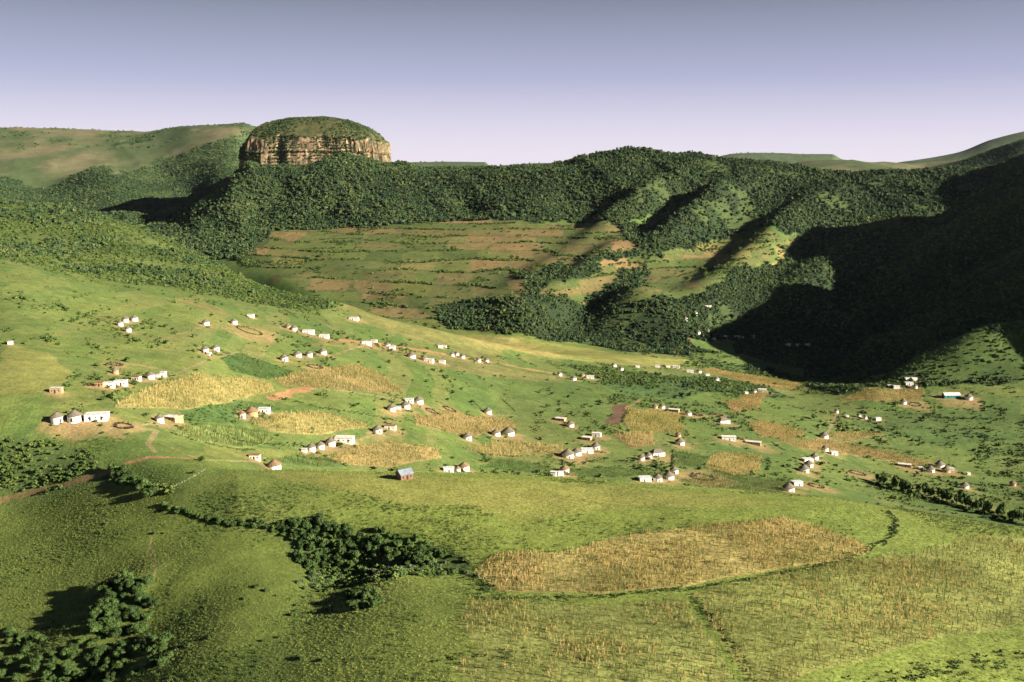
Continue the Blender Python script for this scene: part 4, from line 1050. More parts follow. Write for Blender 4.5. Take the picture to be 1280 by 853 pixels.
M_WHITE = mottled('whitewash', (0.84, 0.82, 0.77), (0.62, 0.55, 0.46), 0.8)
M_WHITE2 = mottled('old_whitewash', (0.74, 0.70, 0.60), (0.55, 0.45, 0.33), 0.8)
M_MUD = mottled('mud_plaster', (0.42, 0.29, 0.16), (0.30, 0.19, 0.10), 0.8)
M_BRICK = mottled('red_brick', (0.23, 0.125, 0.085), (0.14, 0.075, 0.05), 2.2)
M_THATCH = mottled('weathered_thatch', (0.19, 0.155, 0.115), (0.11, 0.09, 0.068), 1.6)
M_THATCH2 = mottled('brown_thatch', (0.26, 0.16, 0.09), (0.15, 0.09, 0.05), 1.6)
M_TIN = mottled('tin_roof', (0.62, 0.63, 0.64), (0.50, 0.48, 0.46), 0.5, rough=0.55, spec=0.4)
M_TINW = mottled('pale_tin_roof', (0.70, 0.70, 0.68), (0.48, 0.44, 0.40), 0.7, rough=0.6, spec=0.3)
M_TINB = mottled('blue_grey_tin_roof', (0.22, 0.25, 0.30), (0.15, 0.17, 0.20), 0.8, rough=0.5, spec=0.4)
M_RUST = mottled('rusty_tin_roof', (0.30, 0.16, 0.09), (0.20, 0.11, 0.07), 1.0)
M_DARK = mottled('dark_wood', (0.06, 0.045, 0.03), (0.03, 0.022, 0.016), 2.0)
M_TEAL = mottled('teal_paint', (0.04, 0.20, 0.17), (0.03, 0.14, 0.12), 1.0)
M_BRUSH = mottled('dry_brushwood', (0.13, 0.09, 0.06), (0.05, 0.035, 0.025), 1.2)
M_STONE = mottled('field_stone', (0.34, 0.31, 0.2), (0.2, 0.18, 0.12), 1.5)

def place(px, py, w, dmin=300, dmax=1500):
    x, y, z = unproject(px, py, dmin, dmax)
    return x, y, z + CZ, w * y / FPX

def rondavel(px, py, w, wallm, roofm, seed, dr, steep=1.0):
    x, y, z, W_ = place(px, py, w, *dr)
    r = W_ * 0.5 * 0.92
    g = random.Random(seed)
    h = 2.35 + 0.16 * r
    t = link(bpy.data.objects.new('round_hut', None)); t.location = (x, y + r * 0.6, float(ground(x, y + r*0.6)) - 0.1)
    t.rotation_euler = (0, 0, g.uniform(-0.5, 0.5))
    bm = bmesh.new(); rings(bm, [(r, -1.6), (r, h)], 22, g, 0.012); bm_obj('wall', bm, wallm, t)
    bm = bmesh.new(); R_ = r * 1.15
    rings(bm, [(R_, h-0.28), (R_, h-0.12), (R_*0.66, h + 0.36*r*steep), (R_*0.33, h + 0.78*r*steep), (R_*0.08, h + 1.08*r*steep), (0.10, h + 1.14*r*steep)], 22, g, 0.03)
    rf = bm_obj('roof', bm, roofm, t)
    if w >= 9:
        bm = bmesh.new(); rings(bm, [(0.22, h + 1.08*r*steep), (0.26, h+1.14*r*steep+0.1), (0.12, h + 1.14*r*steep + 0.35)], 8); bm_obj('roof_cap', bm, M_DARK, rf)
        bm = bmesh.new(); a = g.uniform(-0.9, 0.9)
        bx(bm, -0.38, 0.38, -r - 0.035, -r + 0.25, 0.05, 1.75); d = bm_obj('door', bm, M_DARK, t); d.rotation_euler = (0, 0, a)
    return t

def house(px, py, w, wallm, roofm, seed, dr, roof='flat', yaw=None, depth=0.5, hgt=2.5, doors=1, wins=2):
    x, y, z, W_ = place(px, py, w, *dr)
    g = random.Random(seed)
    L = W_ * 0.95 / 2; Dp = max(1.4, min(3.2, L * depth * 1.3))
    yaw = g.uniform(-0.25, 0.25) if yaw is None else yaw
    t = link(bpy.data.objects.new('house', None)); gy = y + Dp * 0.7
    t.location = (x, gy, float(ground(x, gy)) - 0.1); t.rotation_euler = (0, 0, yaw)
    bm = bmesh.new()
    if roof == 'gable':
        prism(bm, [(-L, -1.8), (L, -1.8), (L, hgt), (-L, hgt)], -Dp, Dp)
        vs = []
        for sx in (-L, L):
            a = [bm.verts.new((sx, yy, zz)) for yy, zz in ((-Dp, hgt), (Dp, hgt), (0, hgt + Dp*0.62))]; bm.faces.new(a)
    else:
        prism(bm, [(-L, -1.8), (L, -1.8), (L, hgt), (-L, hgt)], -Dp, Dp)
    bm_obj('wall', bm, wallm, t)
    bm = bmesh.new(); o = 0.28
    if roof == 'gable':
        for s in (-1, 1):
            v = [bm.verts.new(p) for p in ((-L-o, s*(Dp+o), hgt-0.17), (L+o, s*(Dp+o), hgt-0.17), (L+o, 0, hgt+Dp*0.62+0.03), (-L-o, 0, hgt+Dp*0.62+0.03))]
            q = [bm.verts.new((p.co.x, p.co.y, p.co.z + 0.09)) for p in v]
            bm.faces.new(v); bm.faces.new(q)
            for k in range(4): bm.faces.new([v[k], v[(k+1) % 4], q[(k+1) % 4], q[k]])
    elif roof == 'hip':
        v = [bm.verts.new(p) for p in ((-L-o,-Dp-o,hgt-.05),(L+o,-Dp-o,hgt-.05),(L+o,Dp+o,hgt-.05),(-L-o,Dp+o,hgt-.05),(-L+Dp*.8,0,hgt+Dp*.75),(L-Dp*.8,0,hgt+Dp*.75))]
        for f in ((0,1,5,4),(1,2,5),(2,3,4,5),(3,0,4),(3,2,1,0)): bm.faces.new([v[k] for k in f])
    else:                                   # single slope of corrugated sheet, falling to the back
        prism(bm, [(0,0)]*0 or [(-L-o, hgt+0.02), (L+o, hgt+0.02), (L+o, hgt+0.12), (-L-o, hgt+0.12)], -Dp-o, Dp+o)
        for vv in bm.verts: vv.co.z += (vv.co.y + Dp) * (-0.05)+0.12
        bx(bm, -L*0.55, -L*0.5, -Dp*0.4, -Dp*0.2, hgt+0.05, hgt+0.32); bx(bm, L*0.3, L*0.36, Dp*0.1, Dp*0.3, hgt, hgt+0.3)   # stones that hold the sheets down
    bm_obj('roof', bm, roofm, t)
    if w >= 9:
        for k in range(doors):
            xx = L * (g.uniform(-0.2, 0.2) if doors == 1 else (-0.5 + k))
            bm = bmesh.new(); bx(bm, xx-0.4, xx+0.4, -Dp-0.03, -Dp+0.05, 0.05, 1.9); bm_obj('door', bm, M_DARK, t)
        for k in range(wins):
            xx = L * (-0.62 + 1.24 * k / max(1, wins-1))
            bm = bmesh.new(); bx(bm, xx-0.3, xx+0.3, -Dp-0.025, -Dp+0.05, 0.95, 1.65); bm_obj('window', bm, M_DARK, t)
    return t

def kraal(px, py, w, seed, dr, ry=0.55, mat=None):
    x, y, z, W_ = place(px, py, w, *dr)
    g = np.random.default_rng(seed); r = W_ / 2; n = int(90 + 22 * r)
    V = []; F = []
    for k in range(n):
        a = g.uniform(0, 6.283)
        cx, cy = x + r*math.cos(a)*(1+g.normal()*.05), y + r*(1 + ry)*0.6*math.sin(a)*(1+g.normal()*.05)
        zz = float(ground(cx, cy)); b_ = g.uniform(0, 6.283); L = g.uniform(.8, 1.9)
        d = np.array([math.cos(b_)*L*.6, math.sin(b_)*L*.6, L*.75]); s = np.array([-math.sin(b_), math.cos(b_), 0]) * g.uniform(.1, .35)
        p = np.array([cx-x, cy-y, zz-z-.1]); i0 = len(V)
        V += [p-s, p+s, p+d+s*.3, p+d*.9-s*.5]; F.append([i0, i0+1, i0+2, i0+3])
    me = np_mesh('cattle_pen', V, F); me.materials.append(mat or M_BRUSH)
    o = link(bpy.data.objects.new('cattle_pen', me)); o.location = (x, y, z)
    return o

ORD = ['leftmost', 'second from left', 'third from left', 'fourth from left', 'fifth from left', 'sixth from left', 'seventh from left', 'eighth from left', 'ninth from left', 'tenth from left']
KINDS_ = {  # code: (words, category)
 'R': ('round white hut, grey thatch', 'hut'), 'Rb': ('round white hut, brown thatch', 'hut'), 'Rm': ('round mud hut, brown thatch', 'hut'), 'Rd': ('dark round thatched hut', 'hut'),
 'W': ('white house, pale flat roof', 'house'), 'T': ('tan mud house, flat roof', 'house'), 'Tt': ('mud house, shiny tin roof', 'house'), 'G': ('white house, grey hipped thatch', 'house'),
 'S': ('tiny pale shed', 'shed'), 'K': ('brushwood cattle pen', 'cattle pen'), 'Z': ('long green-walled building, tin roof', 'building')}
def build(code, px, py, w, a, b, label, k):
    dr = (a, b); sd = int(px * 13 + py)
    if code in ('R', 'Rb', 'Rm', 'Rd'):
        t = rondavel(px, py, w * 0.97, {'R': M_WHITE, 'Rb': M_WHITE, 'Rm': M_MUD, 'Rd': M_MUD}[code], M_THATCH2 if code in ('Rb', 'Rm') else M_THATCH, sd, dr, 0.64)
        cat = 'hut'
    elif code == 'K':
        t = kraal(px, py, w, sd, dr, mat=M_SCRUB if w == 30 and px < 400 else None); cat = 'cattle pen'
    elif code == 'S':
        t = house(px, py, w * 1.1, M_WHITE2, M_TIN, sd, dr, 'flat', depth=0.8, hgt=1.9, doors=1, wins=0); cat = 'shed'; t.name = 'shed'
    elif code == 'Z':
        t = house(px, py, w, M_TEAL, M_TINW, sd, dr, 'gable', yaw=0.05, depth=0.35, hgt=2.6, doors=2, wins=4); cat = 'building'; t.name = 'farm_building'
    elif code == 'G':
        t = house(px, py, w, M_WHITE, M_THATCH, sd, dr, 'hip', yaw=0.35, depth=0.5); cat = 'house'
    elif code == 'T':
        t = house(px, py, w, M_MUD if sd % 2 else M_WHITE2, M_RUST if sd % 3 else M_TIN, sd, dr, 'flat', depth=0.5); cat = 'house'
    elif code == 'Tt':
        t = house(px, py, w, M_MUD, M_TINW, sd, dr, 'flat', yaw=-0.35, depth=0.7, hgt=2.3); cat = 'house'
    else:
        t = house(px, py, w, M_WHITE, M_TINW, sd, dr, 'flat', depth=0.55, hgt=2.7, wins=2 if w < 20 else 3, doors=1 if w < 20 else 2); cat = 'house'
    tag(t, label, cat)
    return t
for hi, (phrase, a, b, items) in enumerate(HOMES):
    order = sorted(range(len(items)), key=lambda q: items[q][1])
    for rank, q in enumerate(order):
        code, px, py, w = items[q]
        words = KINDS_[code][0] if w >= 8 or code in 'KSZ' else ('tiny white round hut' if code[0] == 'R' and code != 'Rd' else KINDS_[code][0].replace('white house, pale flat roof', 'tiny white box house'))
        t = build(code, px, py, w, a, b, '%s, %s of the %s' % (words, ORD[rank] if rank < len(order)-1 or len(order) < 3 else 'rightmost', phrase), hi)
        if len(order) == 2: t['label'] = '%s, %s one of the %s' % (words, ('left', 'right')[rank], phrase)
        t['group'] = phrase
for code, px, py, w, a, b, lab in SINGLES: build(code, px, py, w, a, b, lab, 0)
# the brick house on the mound
t = house(505, 599.5, 19, M_BRICK, M_TINB, 5, (300, 390), 'gable', yaw=0.62, depth=0.62, hgt=2.5, doors=1, wins=2)
t.name = 'brick_house'; tag(t, 'red brick house with blue-grey tin gable roof alone on the grassy mound', 'house')

# low stone wall beside the leafy plot
def stone_wall(pts, label, a, b, name='stone_wall', cat='wall'):
    P = []
    for k in range(len(pts)-1):
        n = max(2, int(math.hypot(pts[k+1][0]-pts[k][0], pts[k+1][1]-pts[k][1]) / 1.6))
        for s in range(n):
            q = s / n; P.append(unproject(pts[k][0]*(1-q)+pts[k+1][0]*q, pts[k][1]*(1-q)+pts[k+1][1]*q, a, b))
    bm = bmesh.new(); g = random.Random(3)
    x0, y0, z0 = P[0]
    for x, y, z in P:
        for _ in range(2):
            r = g.uniform(.12, .28); m = bmesh.ops.create_icosphere(bm, subdivisions=1, radius=r)
            for v in m['verts']: v.co *= g.uniform(.8, 1.15)
            bmesh.ops.translate(bm, verts=m['verts'], vec=(x-x0+g.uniform(-.3, .3), y-y0+g.uniform(-.4, .4), z-z0+r*.5))
    o = bm_obj(name, bm, M_STONE); o.location = (x0, y0, z0 + CZ); tag(o, label, cat)
stone_wall([(256,587),(247,593),(230,602),(216,609),(205,614)], 'low pale stone wall between the leafy plot and the mound', 300, 400)

# ------------------------------------------------------------------ trees and bushes one can tell apart
def tree_meshes(kind):
    out = []
    for k in range(5):
        if kind == 'round': v, f = crown_arrays(1.0, 500+k, 900, flat=0.85, leafs=0.115, lobes=13)
        elif kind == 'tall': v, f = crown_arrays(1.0, 520+k, 300, flat=2.1, leafs=0.20, lobes=7)
        else: v, f = crown_arrays(1.0, 540+k, 520, flat=0.7, leafs=0.14, lobes=10)
        v[:, 2] -= v[:, 2].min()
        me = np_mesh('crown_' + kind, v, f); me.materials.append(M_SISAL if kind == 'pale' else M_TREE); out.append(me)
    return out
def trunk_mesh(h, r, k):
    bm = bmesh.new(); g = random.Random(k)
    def limb(p, q, r0, r1):
        p, q = np.array(p, float), np.array(q, float); d = q - p; d /= np.linalg.norm(d)
        s = np.cross(d, [0.3, 1, 0.1]); s /= np.linalg.norm(s); t_ = np.cross(d, s)
        A = [bm.verts.new(p + (s*math.cos(a) + t_*math.sin(a))*r0) for a in np.linspace(0, 6.283, 7)[:-1]]
        B = [bm.verts.new(q + (s*math.cos(a) + t_*math.sin(a))*r1) for a in np.linspace(0, 6.283, 7)[:-1]]
        for i in range(6): bm.faces.new([A[i], A[(i+1) % 6], B[(i+1) % 6], B[i]])
        bm.faces.new(B)
    top = (g.uniform(-.1, .1), g.uniform(-.1, .1), h)
    limb((0, 0, -h*.6), top, r, r*.7)
    for i in range(4):
        a = i*1.57 + g.uniform(-.4, .4); limb(top, (top[0]+math.cos(a)*.5, top[1]+math.sin(a)*.5, h + .55), r*.55, r*.2)
    me = bpy.data.meshes.new('trunk'); bm.to_mesh(me); bm.free(); me.materials.append(M_BARK); return me
CR = {k: tree_meshes(k) for k in ('round', 'tall', 'bushy', 'pale')}
TR = [trunk_mesh(0.55, 0.09, k) for k in range(3)]
TRT = [trunk_mesh(1.6, 0.07, k) for k in range(3)]
def make_tree(kind, name):
    protos = []
    for k in range(5):
        r = link(bpy.data.objects.new(name, None))
        c = link(bpy.data.objects.new('crown', CR[kind][k])); c.parent = r
        c.location = (0, 0, {'round': 0.35, 'tall': 0.6, 'bushy': -0.12, 'pale': -0.1}[kind])
        if kind in ('round', 'tall'):
            t_ = link(bpy.data.objects.new('trunk', (TR if kind == 'round' else TRT)[k % 3])); t_.parent = r
        protos.append(r)
    return protos
TREES = {'round': make_tree('round', 'tree'), 'tall': make_tree('tall', 'tall_tree'), 'bushy': make_tree('bushy', 'bush'), 'pale': make_tree('pale', 'bush')}
first = {k: [True]*5 for k in TREES}
def plant(kind, x, y, size, label, cat, group=None, sz=1.0):
    k = rng.integers(0, 5); src = TREES[kind][k]
    if first[kind][k]:
        first[kind][k] = False; r = src
    else:
        r = src.copy(); scene.collection.objects.link(r)
        for ch in list(src.children):
            c = ch.copy(); scene.collection.objects.link(c); c.parent = r
    r.location = (x, y, float(ground(x, y)) - 0.05 * size); r.rotation_euler = (0, 0, rng.uniform(0, 6.28)); r.scale = (size, size, size * sz)
    tag(r, label, cat, group)
    return r
COLS = ['left end', 'left part', 'middle', 'right part', 'right end']
def sort_out(objs, label, group, rows=True):
    """say of every plant which part of its stand it is in and whether it is one of the larger ones"""
    if len(objs) < 4:
        for o in objs: o['label'] = label; o['group'] = group
        return
    u = np.array([o.location.x / o.location.y for o in objs]); y = np.array([o.location.y for o in objs]); s = np.array([o.scale.x for o in objs])
    q = np.quantile(u, [.2, .4, .6, .8]); ym = np.median(y); sm = np.median(s)
    for k, o in enumerate(objs):
        w = COLS[int(np.searchsorted(q, u[k]))]
        r = (', far side' if y[k] > ym else ', near side') if rows else ''
        z = 'larger' if s[k] > sm else 'smaller'
        o['label'] = '%s %s, %s%s' % (z, label, w, r); o['group'] = '%s, %s%s, %s' % (group, w, r, z)
def plant_region(kind, pl, n, smin, smax, label, cat, group, a, b, gap=0.7, sz=1.0):
    P = poly_world(pl, a, b); x0, y0 = P.min(0); x1, y1 = P.max(0); got = []; objs = []
    tries = 0
    while len(got) < n and tries < 12000:
        tries += 1
        x = rng.uniform(x0, x1); y = rng.uniform(y0, y1)
        if not in_poly(P, np.array([x]), np.array([y]))[0]: continue
        s = rng.uniform(smin, smax)
        if any((x-q[0])**2 + (y-q[1])**2 < (gap*(s+q[2]))**2 for q in got): continue
        got.append((x, y, s)); objs.append(plant(kind, x, y, s, label, cat, group, sz * rng.uniform(.85, 1.2)))
    sort_out(objs, label, group)
def plant_line(kind, pts, n, smin, smax, label, cat, group, a, b, spread=1.5, sz=1.0):
    seg = np.array(pts, float); L = np.r_[0, np.cumsum(np.hypot(*np.diff(seg, axis=0).T))]; objs = []
    for k in range(n):
        s = (k + rng.uniform(-.4, .4)) / n * L[-1]; px = np.interp(s, L, seg[:, 0]); py = np.interp(s, L, seg[:, 1])
        x, y, z = unproject(px, py, a, b)
        objs.append(plant(kind, x + rng.normal(0, spread*.5), y + rng.normal(0, spread), rng.uniform(smin, smax), label, cat, group, sz * rng.uniform(.85, 1.2)))
    sort_out(objs, label, group, False)
# thicket in the fold of the near mound
plant_region('bushy', [(352,656),(400,651),(450,660),(500,668),(545,684),(556,700),(520,706),(470,698),(430,700),(400,716),(372,705),(366,684)], 92, 0.9, 2.0, 'dark bush of the dense thicket on the mound', 'bush', 'bushes of the central thicket', 240, 380, 0.5, 1.6)
plant_region('pale', [(372,728),(392,716),(420,716),(470,712),(540,704),(556,712),(500,722),(440,722),(400,738),(380,742)], 46, 0.8, 1.5, 'pale-leaved bush under the dense mound thicket', 'bush', 'pale bushes below the central thicket', 230, 380, 0.55, 1.3)
plant_region('bushy', [(430,742),(455,734),(478,742),(474,758),(445,764),(425,758)], 20, 0.9, 1.8, 'dark bush of the separate clump below the mound thicket', 'bush', 'bushes of the clump under the thicket', 220, 340, 0.45, 1.3)
plant_line('bushy', [(205,632),(235,642),(265,652),(300,657),(350,658),(385,652)], 46, 1.1, 1.9, 'dark bush of the line between thicket and track', 'bush', 'bush line towards the track', 250, 400, 1.0)
plant_region('round', [(134,586),(150,585),(172,600),(196,618),(192,626),(168,612),(142,600)], 22, 1.4, 2.4, 'dark tree of the short belt below the leafy plot', 'tree', 'trees below the leafy plot', 300, 440, 0.45)
plant_line('pale', [(555,706),(585,716),(620,730)], 10, 0.7, 1.2, 'small bush trailing off the right end of the thicket', 'bush', 'bushes trailing off the thicket', 230, 380, 1.5)
plant_line('bushy', [(330,800),(380,822),(420,830)], 5, 0.5, 1.0, 'low bush on the bottom grass slope left of centre', 'bush', 'low bushes at the bottom', 180, 300, 2.0)
plant_region('round', [(385,705),(420,688),(470,676),(520,686),(548,700),(510,710),(450,706),(400,722)], 30, 1.2, 2.0, 'tall dark tree standing out of the mound thicket', 'tree', 'trees in the central thicket', 240, 380, 0.5)
plant_region('round', [(350,656),(400,652),(420,664),(380,680)], 14, 1.2, 1.9, 'tall dark tree at the upper corner of the mound thicket', 'tree', 'corner trees of the thicket', 250, 380, 0.5)
plant_line('bushy', [(300,745),(340,752),(380,765),(420,772)], 9, 0.6, 1.3, 'scattered bush on the dim slope under the mound thicket', 'bush', 'bushes on the dim slope', 200, 330, 4.0)
# grove at the lower left
plant_region('round', [(120,740),(150,724),(186,732),(192,760),(186,790),(150,800),(110,790)], 70, 1.1, 2.2, 'leafy tree in the upper half of the grove', 'tree', 'trees of the upper lower-left grove', 190, 340, 0.42)
plant_region('round', [(100,800),(150,802),(205,792),(226,812),(205,840),(150,862),(90,870),(80,830)], 62, 1.1, 2.0, 'leafy tree in the bottom half of the grove', 'tree', 'trees of the bottom lower-left grove', 170, 330, 0.42)
plant_region('round', [(-30,788),(10,790),(50,800),(90,822),(90,870),(-30,880)], 58, 1.0, 1.9, 'leafy tree of the bottom left corner wood', 'tree', 'trees in the bottom left corner', 170, 330, 0.42)
plant_line('bushy', [(225,808),(260,800),(280,786)], 4, 0.6, 0.9, 'small bush on the grass right of the lower left grove', 'bush', 'bushes right of the grove', 180, 300, 1.0)
# tall trees along the stream on the right
plant_line('tall', [(1098,606),(1130,614),(1165,622),(1200,632),(1240,644),(1300,660)], 56, 1.7, 3.0, 'tall slender tree of the stream row', 'tree', 'trees along the stream', 480, 800, 4.0)
plant_line('bushy', [(1090,606),(1120,613),(1160,625),(1200,637),(1250,650),(1300,664)], 36, 1.6, 3.0, 'round bush under the stream trees', 'bush', 'bushes under the stream trees', 480, 760, 5.0)
for (px, py, s, a, b, lab) in [
 (502,434,2.6,700,1000,'broad dark tree among the white houses of the red road'),(424,559,1.9,430,700,'round dark tree in front of the stepped row of huts'),
 (129,501,1.5,380,600,'lone dark tree on the left pasture above the bright homestead'),(253,577,1.7,330,460,'lone tree by the stone wall at the mound edge'),
 (243,592,1.0,300,420,'small tree beside the stone wall'),(1017,524,3.2,650,1000,'large round tree in the middle of the right valley floor'),
 (1003,527,2.2,650,1000,'smaller tree left of the large round valley tree'),(935,480,2.4,800,1150,'dark tree on the left of the orange river strip'),
 (968,482,2.4,800,1150,'dark tree at the lower edge of the orange river strip'),(588,379,4.2,1250,1700,'tall tree sticking out at the left end of the river wood'),
 (690,494,2.0,600,1000,'dark bush on the open slope above the tin and thatch pair'),(684,510,2.2,600,1000,'dark bush pair just above the tin and thatch houses'),
 (590,504,2.0,550,950,'dark bush on the slope beside the diagonal ditch'),(553,466,2.0,700,1000,'dark bush below the white houses of the red road'),
 (674,566,1.3,500,800,'small dark tree left of the four crest huts'),(905,480,2.2,800,1150,'dark tree in the river thicket above the reddish plot'),
 (985,585,2.0,500,900,'green tree at the right edge of the square maize plot'),(1243,594,1.8,550,900,'young tree on the right pasture above the stream trees'),
 (1160,470,2.4,950,1250,'tree on the slope of the sunlit spur')]:
    x, y, z = unproject(px, py, a, b); plant('round', x, y, s, lab, 'tree')
LONE = []
for (px, py, s) in [(128,631,.8),(134,655,.9),(126,667,.7),(195,667,1.1),(206,667,.7),(45,681,.6),(38,713,.7),(20,719,.6),(3,730,.9),(35,735,.5),(200,640,.6),(110,612,.5),(66,765,.6)]:
    x, y, z = unproject(px, py, 200, 420); LONE.append(plant('bushy', x, y, s, '', 'bush'))
sort_out(LONE, 'lone bush on the open left grass slope', 'lone bushes on the left slope')
# crops of trees on the skyline plateaus
for grp, lab, lst, a, b, s in [
 ('skyline trees on the left plateau', 'tiny tree on the skyline of the far left plateau', [4,9,16,30,44,47,58,66,72,82,88,96,104,118,121,126,134,150,156,214,221,226,232,244,262,270,276], 3900, 4700, 5.0),
 ('skyline trees right of the butte', 'tiny tree on the flat skyline between butte and ridge', [526,531,545,553,642,645,656,662,668,674], 7200, 7800, 9.0),
 ('skyline trees on the far right plateau', 'tiny tree on the skyline of the far right plateau', [912,921,926,935,943,951,957,966,988,996,1004], 5800, 6400, 6.5)]:
    sk = []
    for px in lst:
        u, _ = px2uw(px, 190); i0 = np.searchsorted(DS, a); i1 = np.searchsorted(DS, b); j = int(np.interp(u, US, np.arange(NU)))
        D = DS[i0 + int(np.argmax((Z2 / D2)[i0:i1, j]))]
        sk.append(plant('bushy', u*D, D, s * rng.uniform(.5, 1.0), lab, 'tree', grp)); sk[-1].name = 'tree'
    sort_out(sk, lab, grp, False)

# hedges along plot edges: each one a single grown-together row
M_HEDGE = leaf_mat('hedge_leaves', [(0.02,0.04,0.012),(0.035,0.065,0.016),(0.055,0.09,0.02),(0.08,0.11,0.03)])
def hedge(pts, h, wid, label, a, b, step=None):
    P = []
    for k in range(len(pts)-1):
        n = max(2, int(math.hypot(pts[k+1][0]-pts[k][0], pts[k+1][1]-pts[k][1]) / 2))
        for s in range(n):
            q = s / n; P.append(unproject(pts[k][0]*(1-q)+pts[k+1][0]*q, pts[k][1]*(1-q)+pts[k+1][1]*q, a, b))
    P = np.array(P); x0, y0, z0 = P[0]
    seg = np.r_[0, np.cumsum(np.hypot(*np.diff(P[:, :2], axis=0).T))]
    n = int(seg[-1] / (h * 0.55)); Vs = []; Fs = []; base = 0
    for k in range(n):
        s = rng.uniform(0, seg[-1]); x = np.interp(s, seg, P[:, 0]) + rng.normal(0, wid); y = np.interp(s, seg, P[:, 1]) + rng.normal(0, wid)
        v, f = HC[k % 5]
        sc = h * rng.uniform(.45, 1.0) * 0.75; an = rng.uniform(0, 6.28); ca, sa = math.cos(an), math.sin(an)
        w = np.stack([v[:, 0]*ca - v[:, 1]*sa, v[:, 0]*sa + v[:, 1]*ca, v[:, 2]], -1) * sc
        w += [x - x0, y - y0, float(ground(x, y)) - CZ - z0 + sc * .3]
        Vs.append(w); Fs.append(f + base); base += len(v)
    me = np_mesh('hedge', np.vstack(Vs), np.vstack(Fs)); me.materials.append(M_HEDGE)
    o = link(bpy.data.objects.new('hedge', me)); o.location = (x0, y0, z0 + CZ); tag(o, label, 'hedge')
HC = [crown_arrays(1.0, 700+k, 26, flat=0.8, leafs=0.4, lobes=3, core=False) for k in range(5)]
hedge([(600,748),(680,748),(760,746),(800,742),(860,737),(920,728),(960,720),(1010,711),(1060,699),(1085,686)], 0.9, 0.8, 'green hedge under the tapering dry maize plot on the mound', 220, 380)
hedge([(1085,686),(1105,678),(1116,668),(1121,656),(1116,646),(1108,638)], 1.1, 0.7, 'curved hedge hooking up from the tip of the dry maize plot', 240, 400)
hedge([(864,745),(885,768),(905,790),(920,812),(932,835),(945,853)], 0.7, 0.9, 'ragged green strip dividing the two lower maize slopes', 170, 330)
hedge([(540,828),(575,820),(620,822),(650,815)], 0.9, 1.6, 'patch-like row of dark green weeds at the bottom centre', 180, 320)
hedge([(1080,862),(1130,850),(1180,838),(1230,830),(1300,820)], 1.3, 2.2, 'dark leafy bank in the bottom right corner', 150, 320)
hedge([(600,742),(610,735),(600,728),(585,722)], 1.1, 1.4, 'dark growth at the left tip of the dry maize plot', 230, 380)
hedge([(372,571),(400,575),(440,580)], 1.0, 1.0, 'green hedge at the near side of the stepped hut row', 420, 700)
hedge([(258,536),(300,552),(345,557),(380,556)], 1.2, 1.0, 'dark hedge round the pale green plot', 400, 700)
hedge([(212,541),(250,553),(300,563),(320,562)], 0.9, 0.6, 'thin hedge on the near edge of the pale green plot', 380, 600)
hedge([(340,495),(400,510),(450,517),(500,527)], 1.3, 1.4, 'hedge between the tan maize and the plot of the brown hut', 450, 850)
hedge([(508,525),(530,530),(560,541)], 0.8, 0.4, 'straight dark hedge running below the large white homestead', 450, 800)
hedge([(578,560),(600,567),(640,571),(665,570)], 0.8, 0.4, 'thin dark hedge below the lone white hut', 480, 800)
hedge([(626,498),(636,507),(646,516)], 0.9, 0.3, 'short straight dark diagonal hedge on the open slope', 550, 950)
hedge([(842,563),(841,575),(842,584)], 1.5, 0.5, 'short upright hedge left of the square green plot', 550, 900)
hedge([(788,512),(780,522),(777,531)], 1.6, 0.5, 'dark hedge on the right edge of the ploughed patch', 550, 950)
hedge([(958,572),(962,580),(957,590)], 1.6, 0.8, 'green hedge on the right edge of the square dry maize', 550, 900)
hedge([(700,575),(715,582),(755,574),(790,578)], 1.5, 1.8, 'green bushes in a row just below the four crest huts', 500, 800)
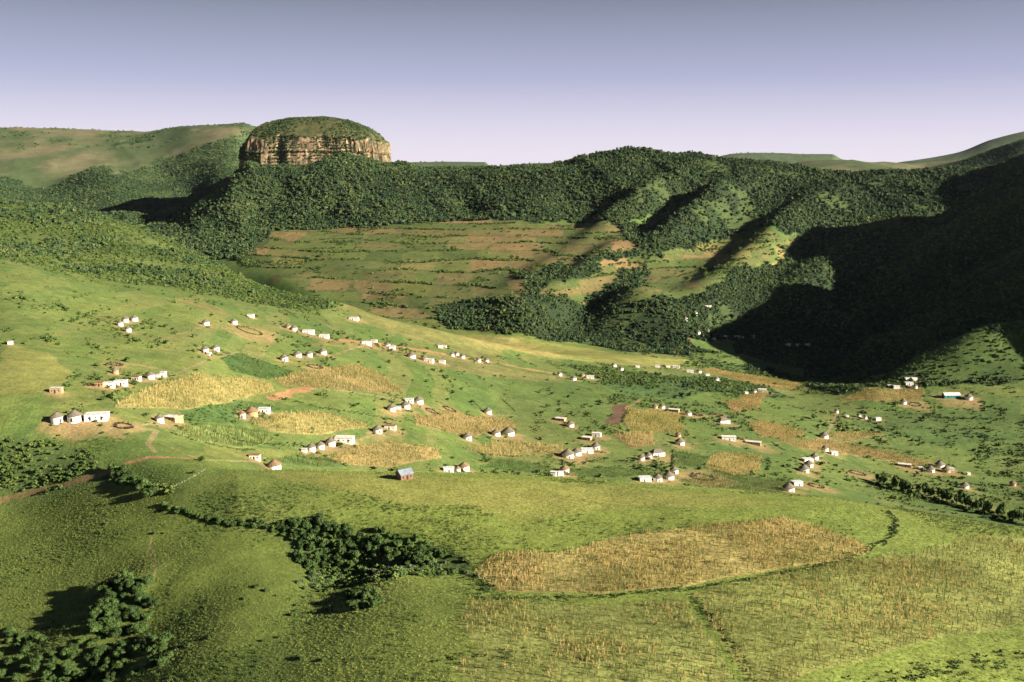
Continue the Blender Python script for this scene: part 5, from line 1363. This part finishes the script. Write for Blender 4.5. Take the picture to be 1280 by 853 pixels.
hedge([(965,553),(975,560),(985,565)], 0.9, 0.5, 'short dark hedge trailing right of the big white houses', 600, 950)
hedge([(1140,512),(1165,522),(1200,524),(1260,524)], 1.8, 1.2, 'long dark hedge line below the green building', 700, 1150)
hedge([(1190,535),(1220,545),(1250,555),(1290,560)], 3.0, 5.0, 'dark thick hedge bank at the right edge of the valley', 650, 1100)
hedge([(895,503),(930,520),(950,527)], 1.5, 0.8, 'dark hedge left of the reddish maize plot', 600, 1100)
hedge([(1060,556),(1100,560),(1150,566)], 1.4, 1.5, 'green hedge along the long maize strip', 600, 1000)
hedge([(400,300),(440,298),(470,302)], 2.6, 2.5, 'dark hedge on the upper left terrace across the river', 1500, 2200)
hedge([(480,325),(500,331),(545,327),(600,324)], 2.6, 2.0, 'dark hedge in the middle of the terraced slope', 1400, 2200)
hedge([(380,342),(395,335),(402,346)], 4.0, 5.0, 'dark clump on the lower left of the terraced slope', 1400, 2000)
hedge([(640,345),(690,338),(740,342),(780,345)], 3.0, 3.0, 'dark tree belt crossing the right side of the terraces', 1400, 2000)
hedge([(520,385),(560,381),(590,378)], 2.4, 1.5, 'dark hedge running into the river wood', 1250, 1700)
hedge([(850,345),(880,337),(940,335)], 2.6, 2.0, 'dark belt below the orange terrace', 1400, 2100)
# ------------------------------------------------------------------ air
def haze(density):
    m = bpy.data.materials.new('air'); m.use_nodes = True; nt = m.node_tree; nt.nodes.clear()
    out = nt.nodes.new('ShaderNodeOutputMaterial'); pv = nt.nodes.new('ShaderNodeVolumePrincipled')
    pv.inputs['Color'].default_value = (0.80, 0.86, 1.0, 1); pv.inputs['Density'].default_value = density; pv.inputs['Anisotropy'].default_value = 0.2
    nt.links.new(pv.outputs[0], out.inputs['Volume'])
    bm = bmesh.new(); zlo = float((Z2 + CZ).min()) - 5; zhi = max(CZ + 5, float((Z2 + CZ).max()) + 60)
    bx(bm, -19500, 19500, -1500, 15000, zlo, zhi)
    o = bm_obj('haze', bm, m); tag(o, 'thin bluish air over the whole valley', 'haze', kind='stuff')
haze(0.000004)
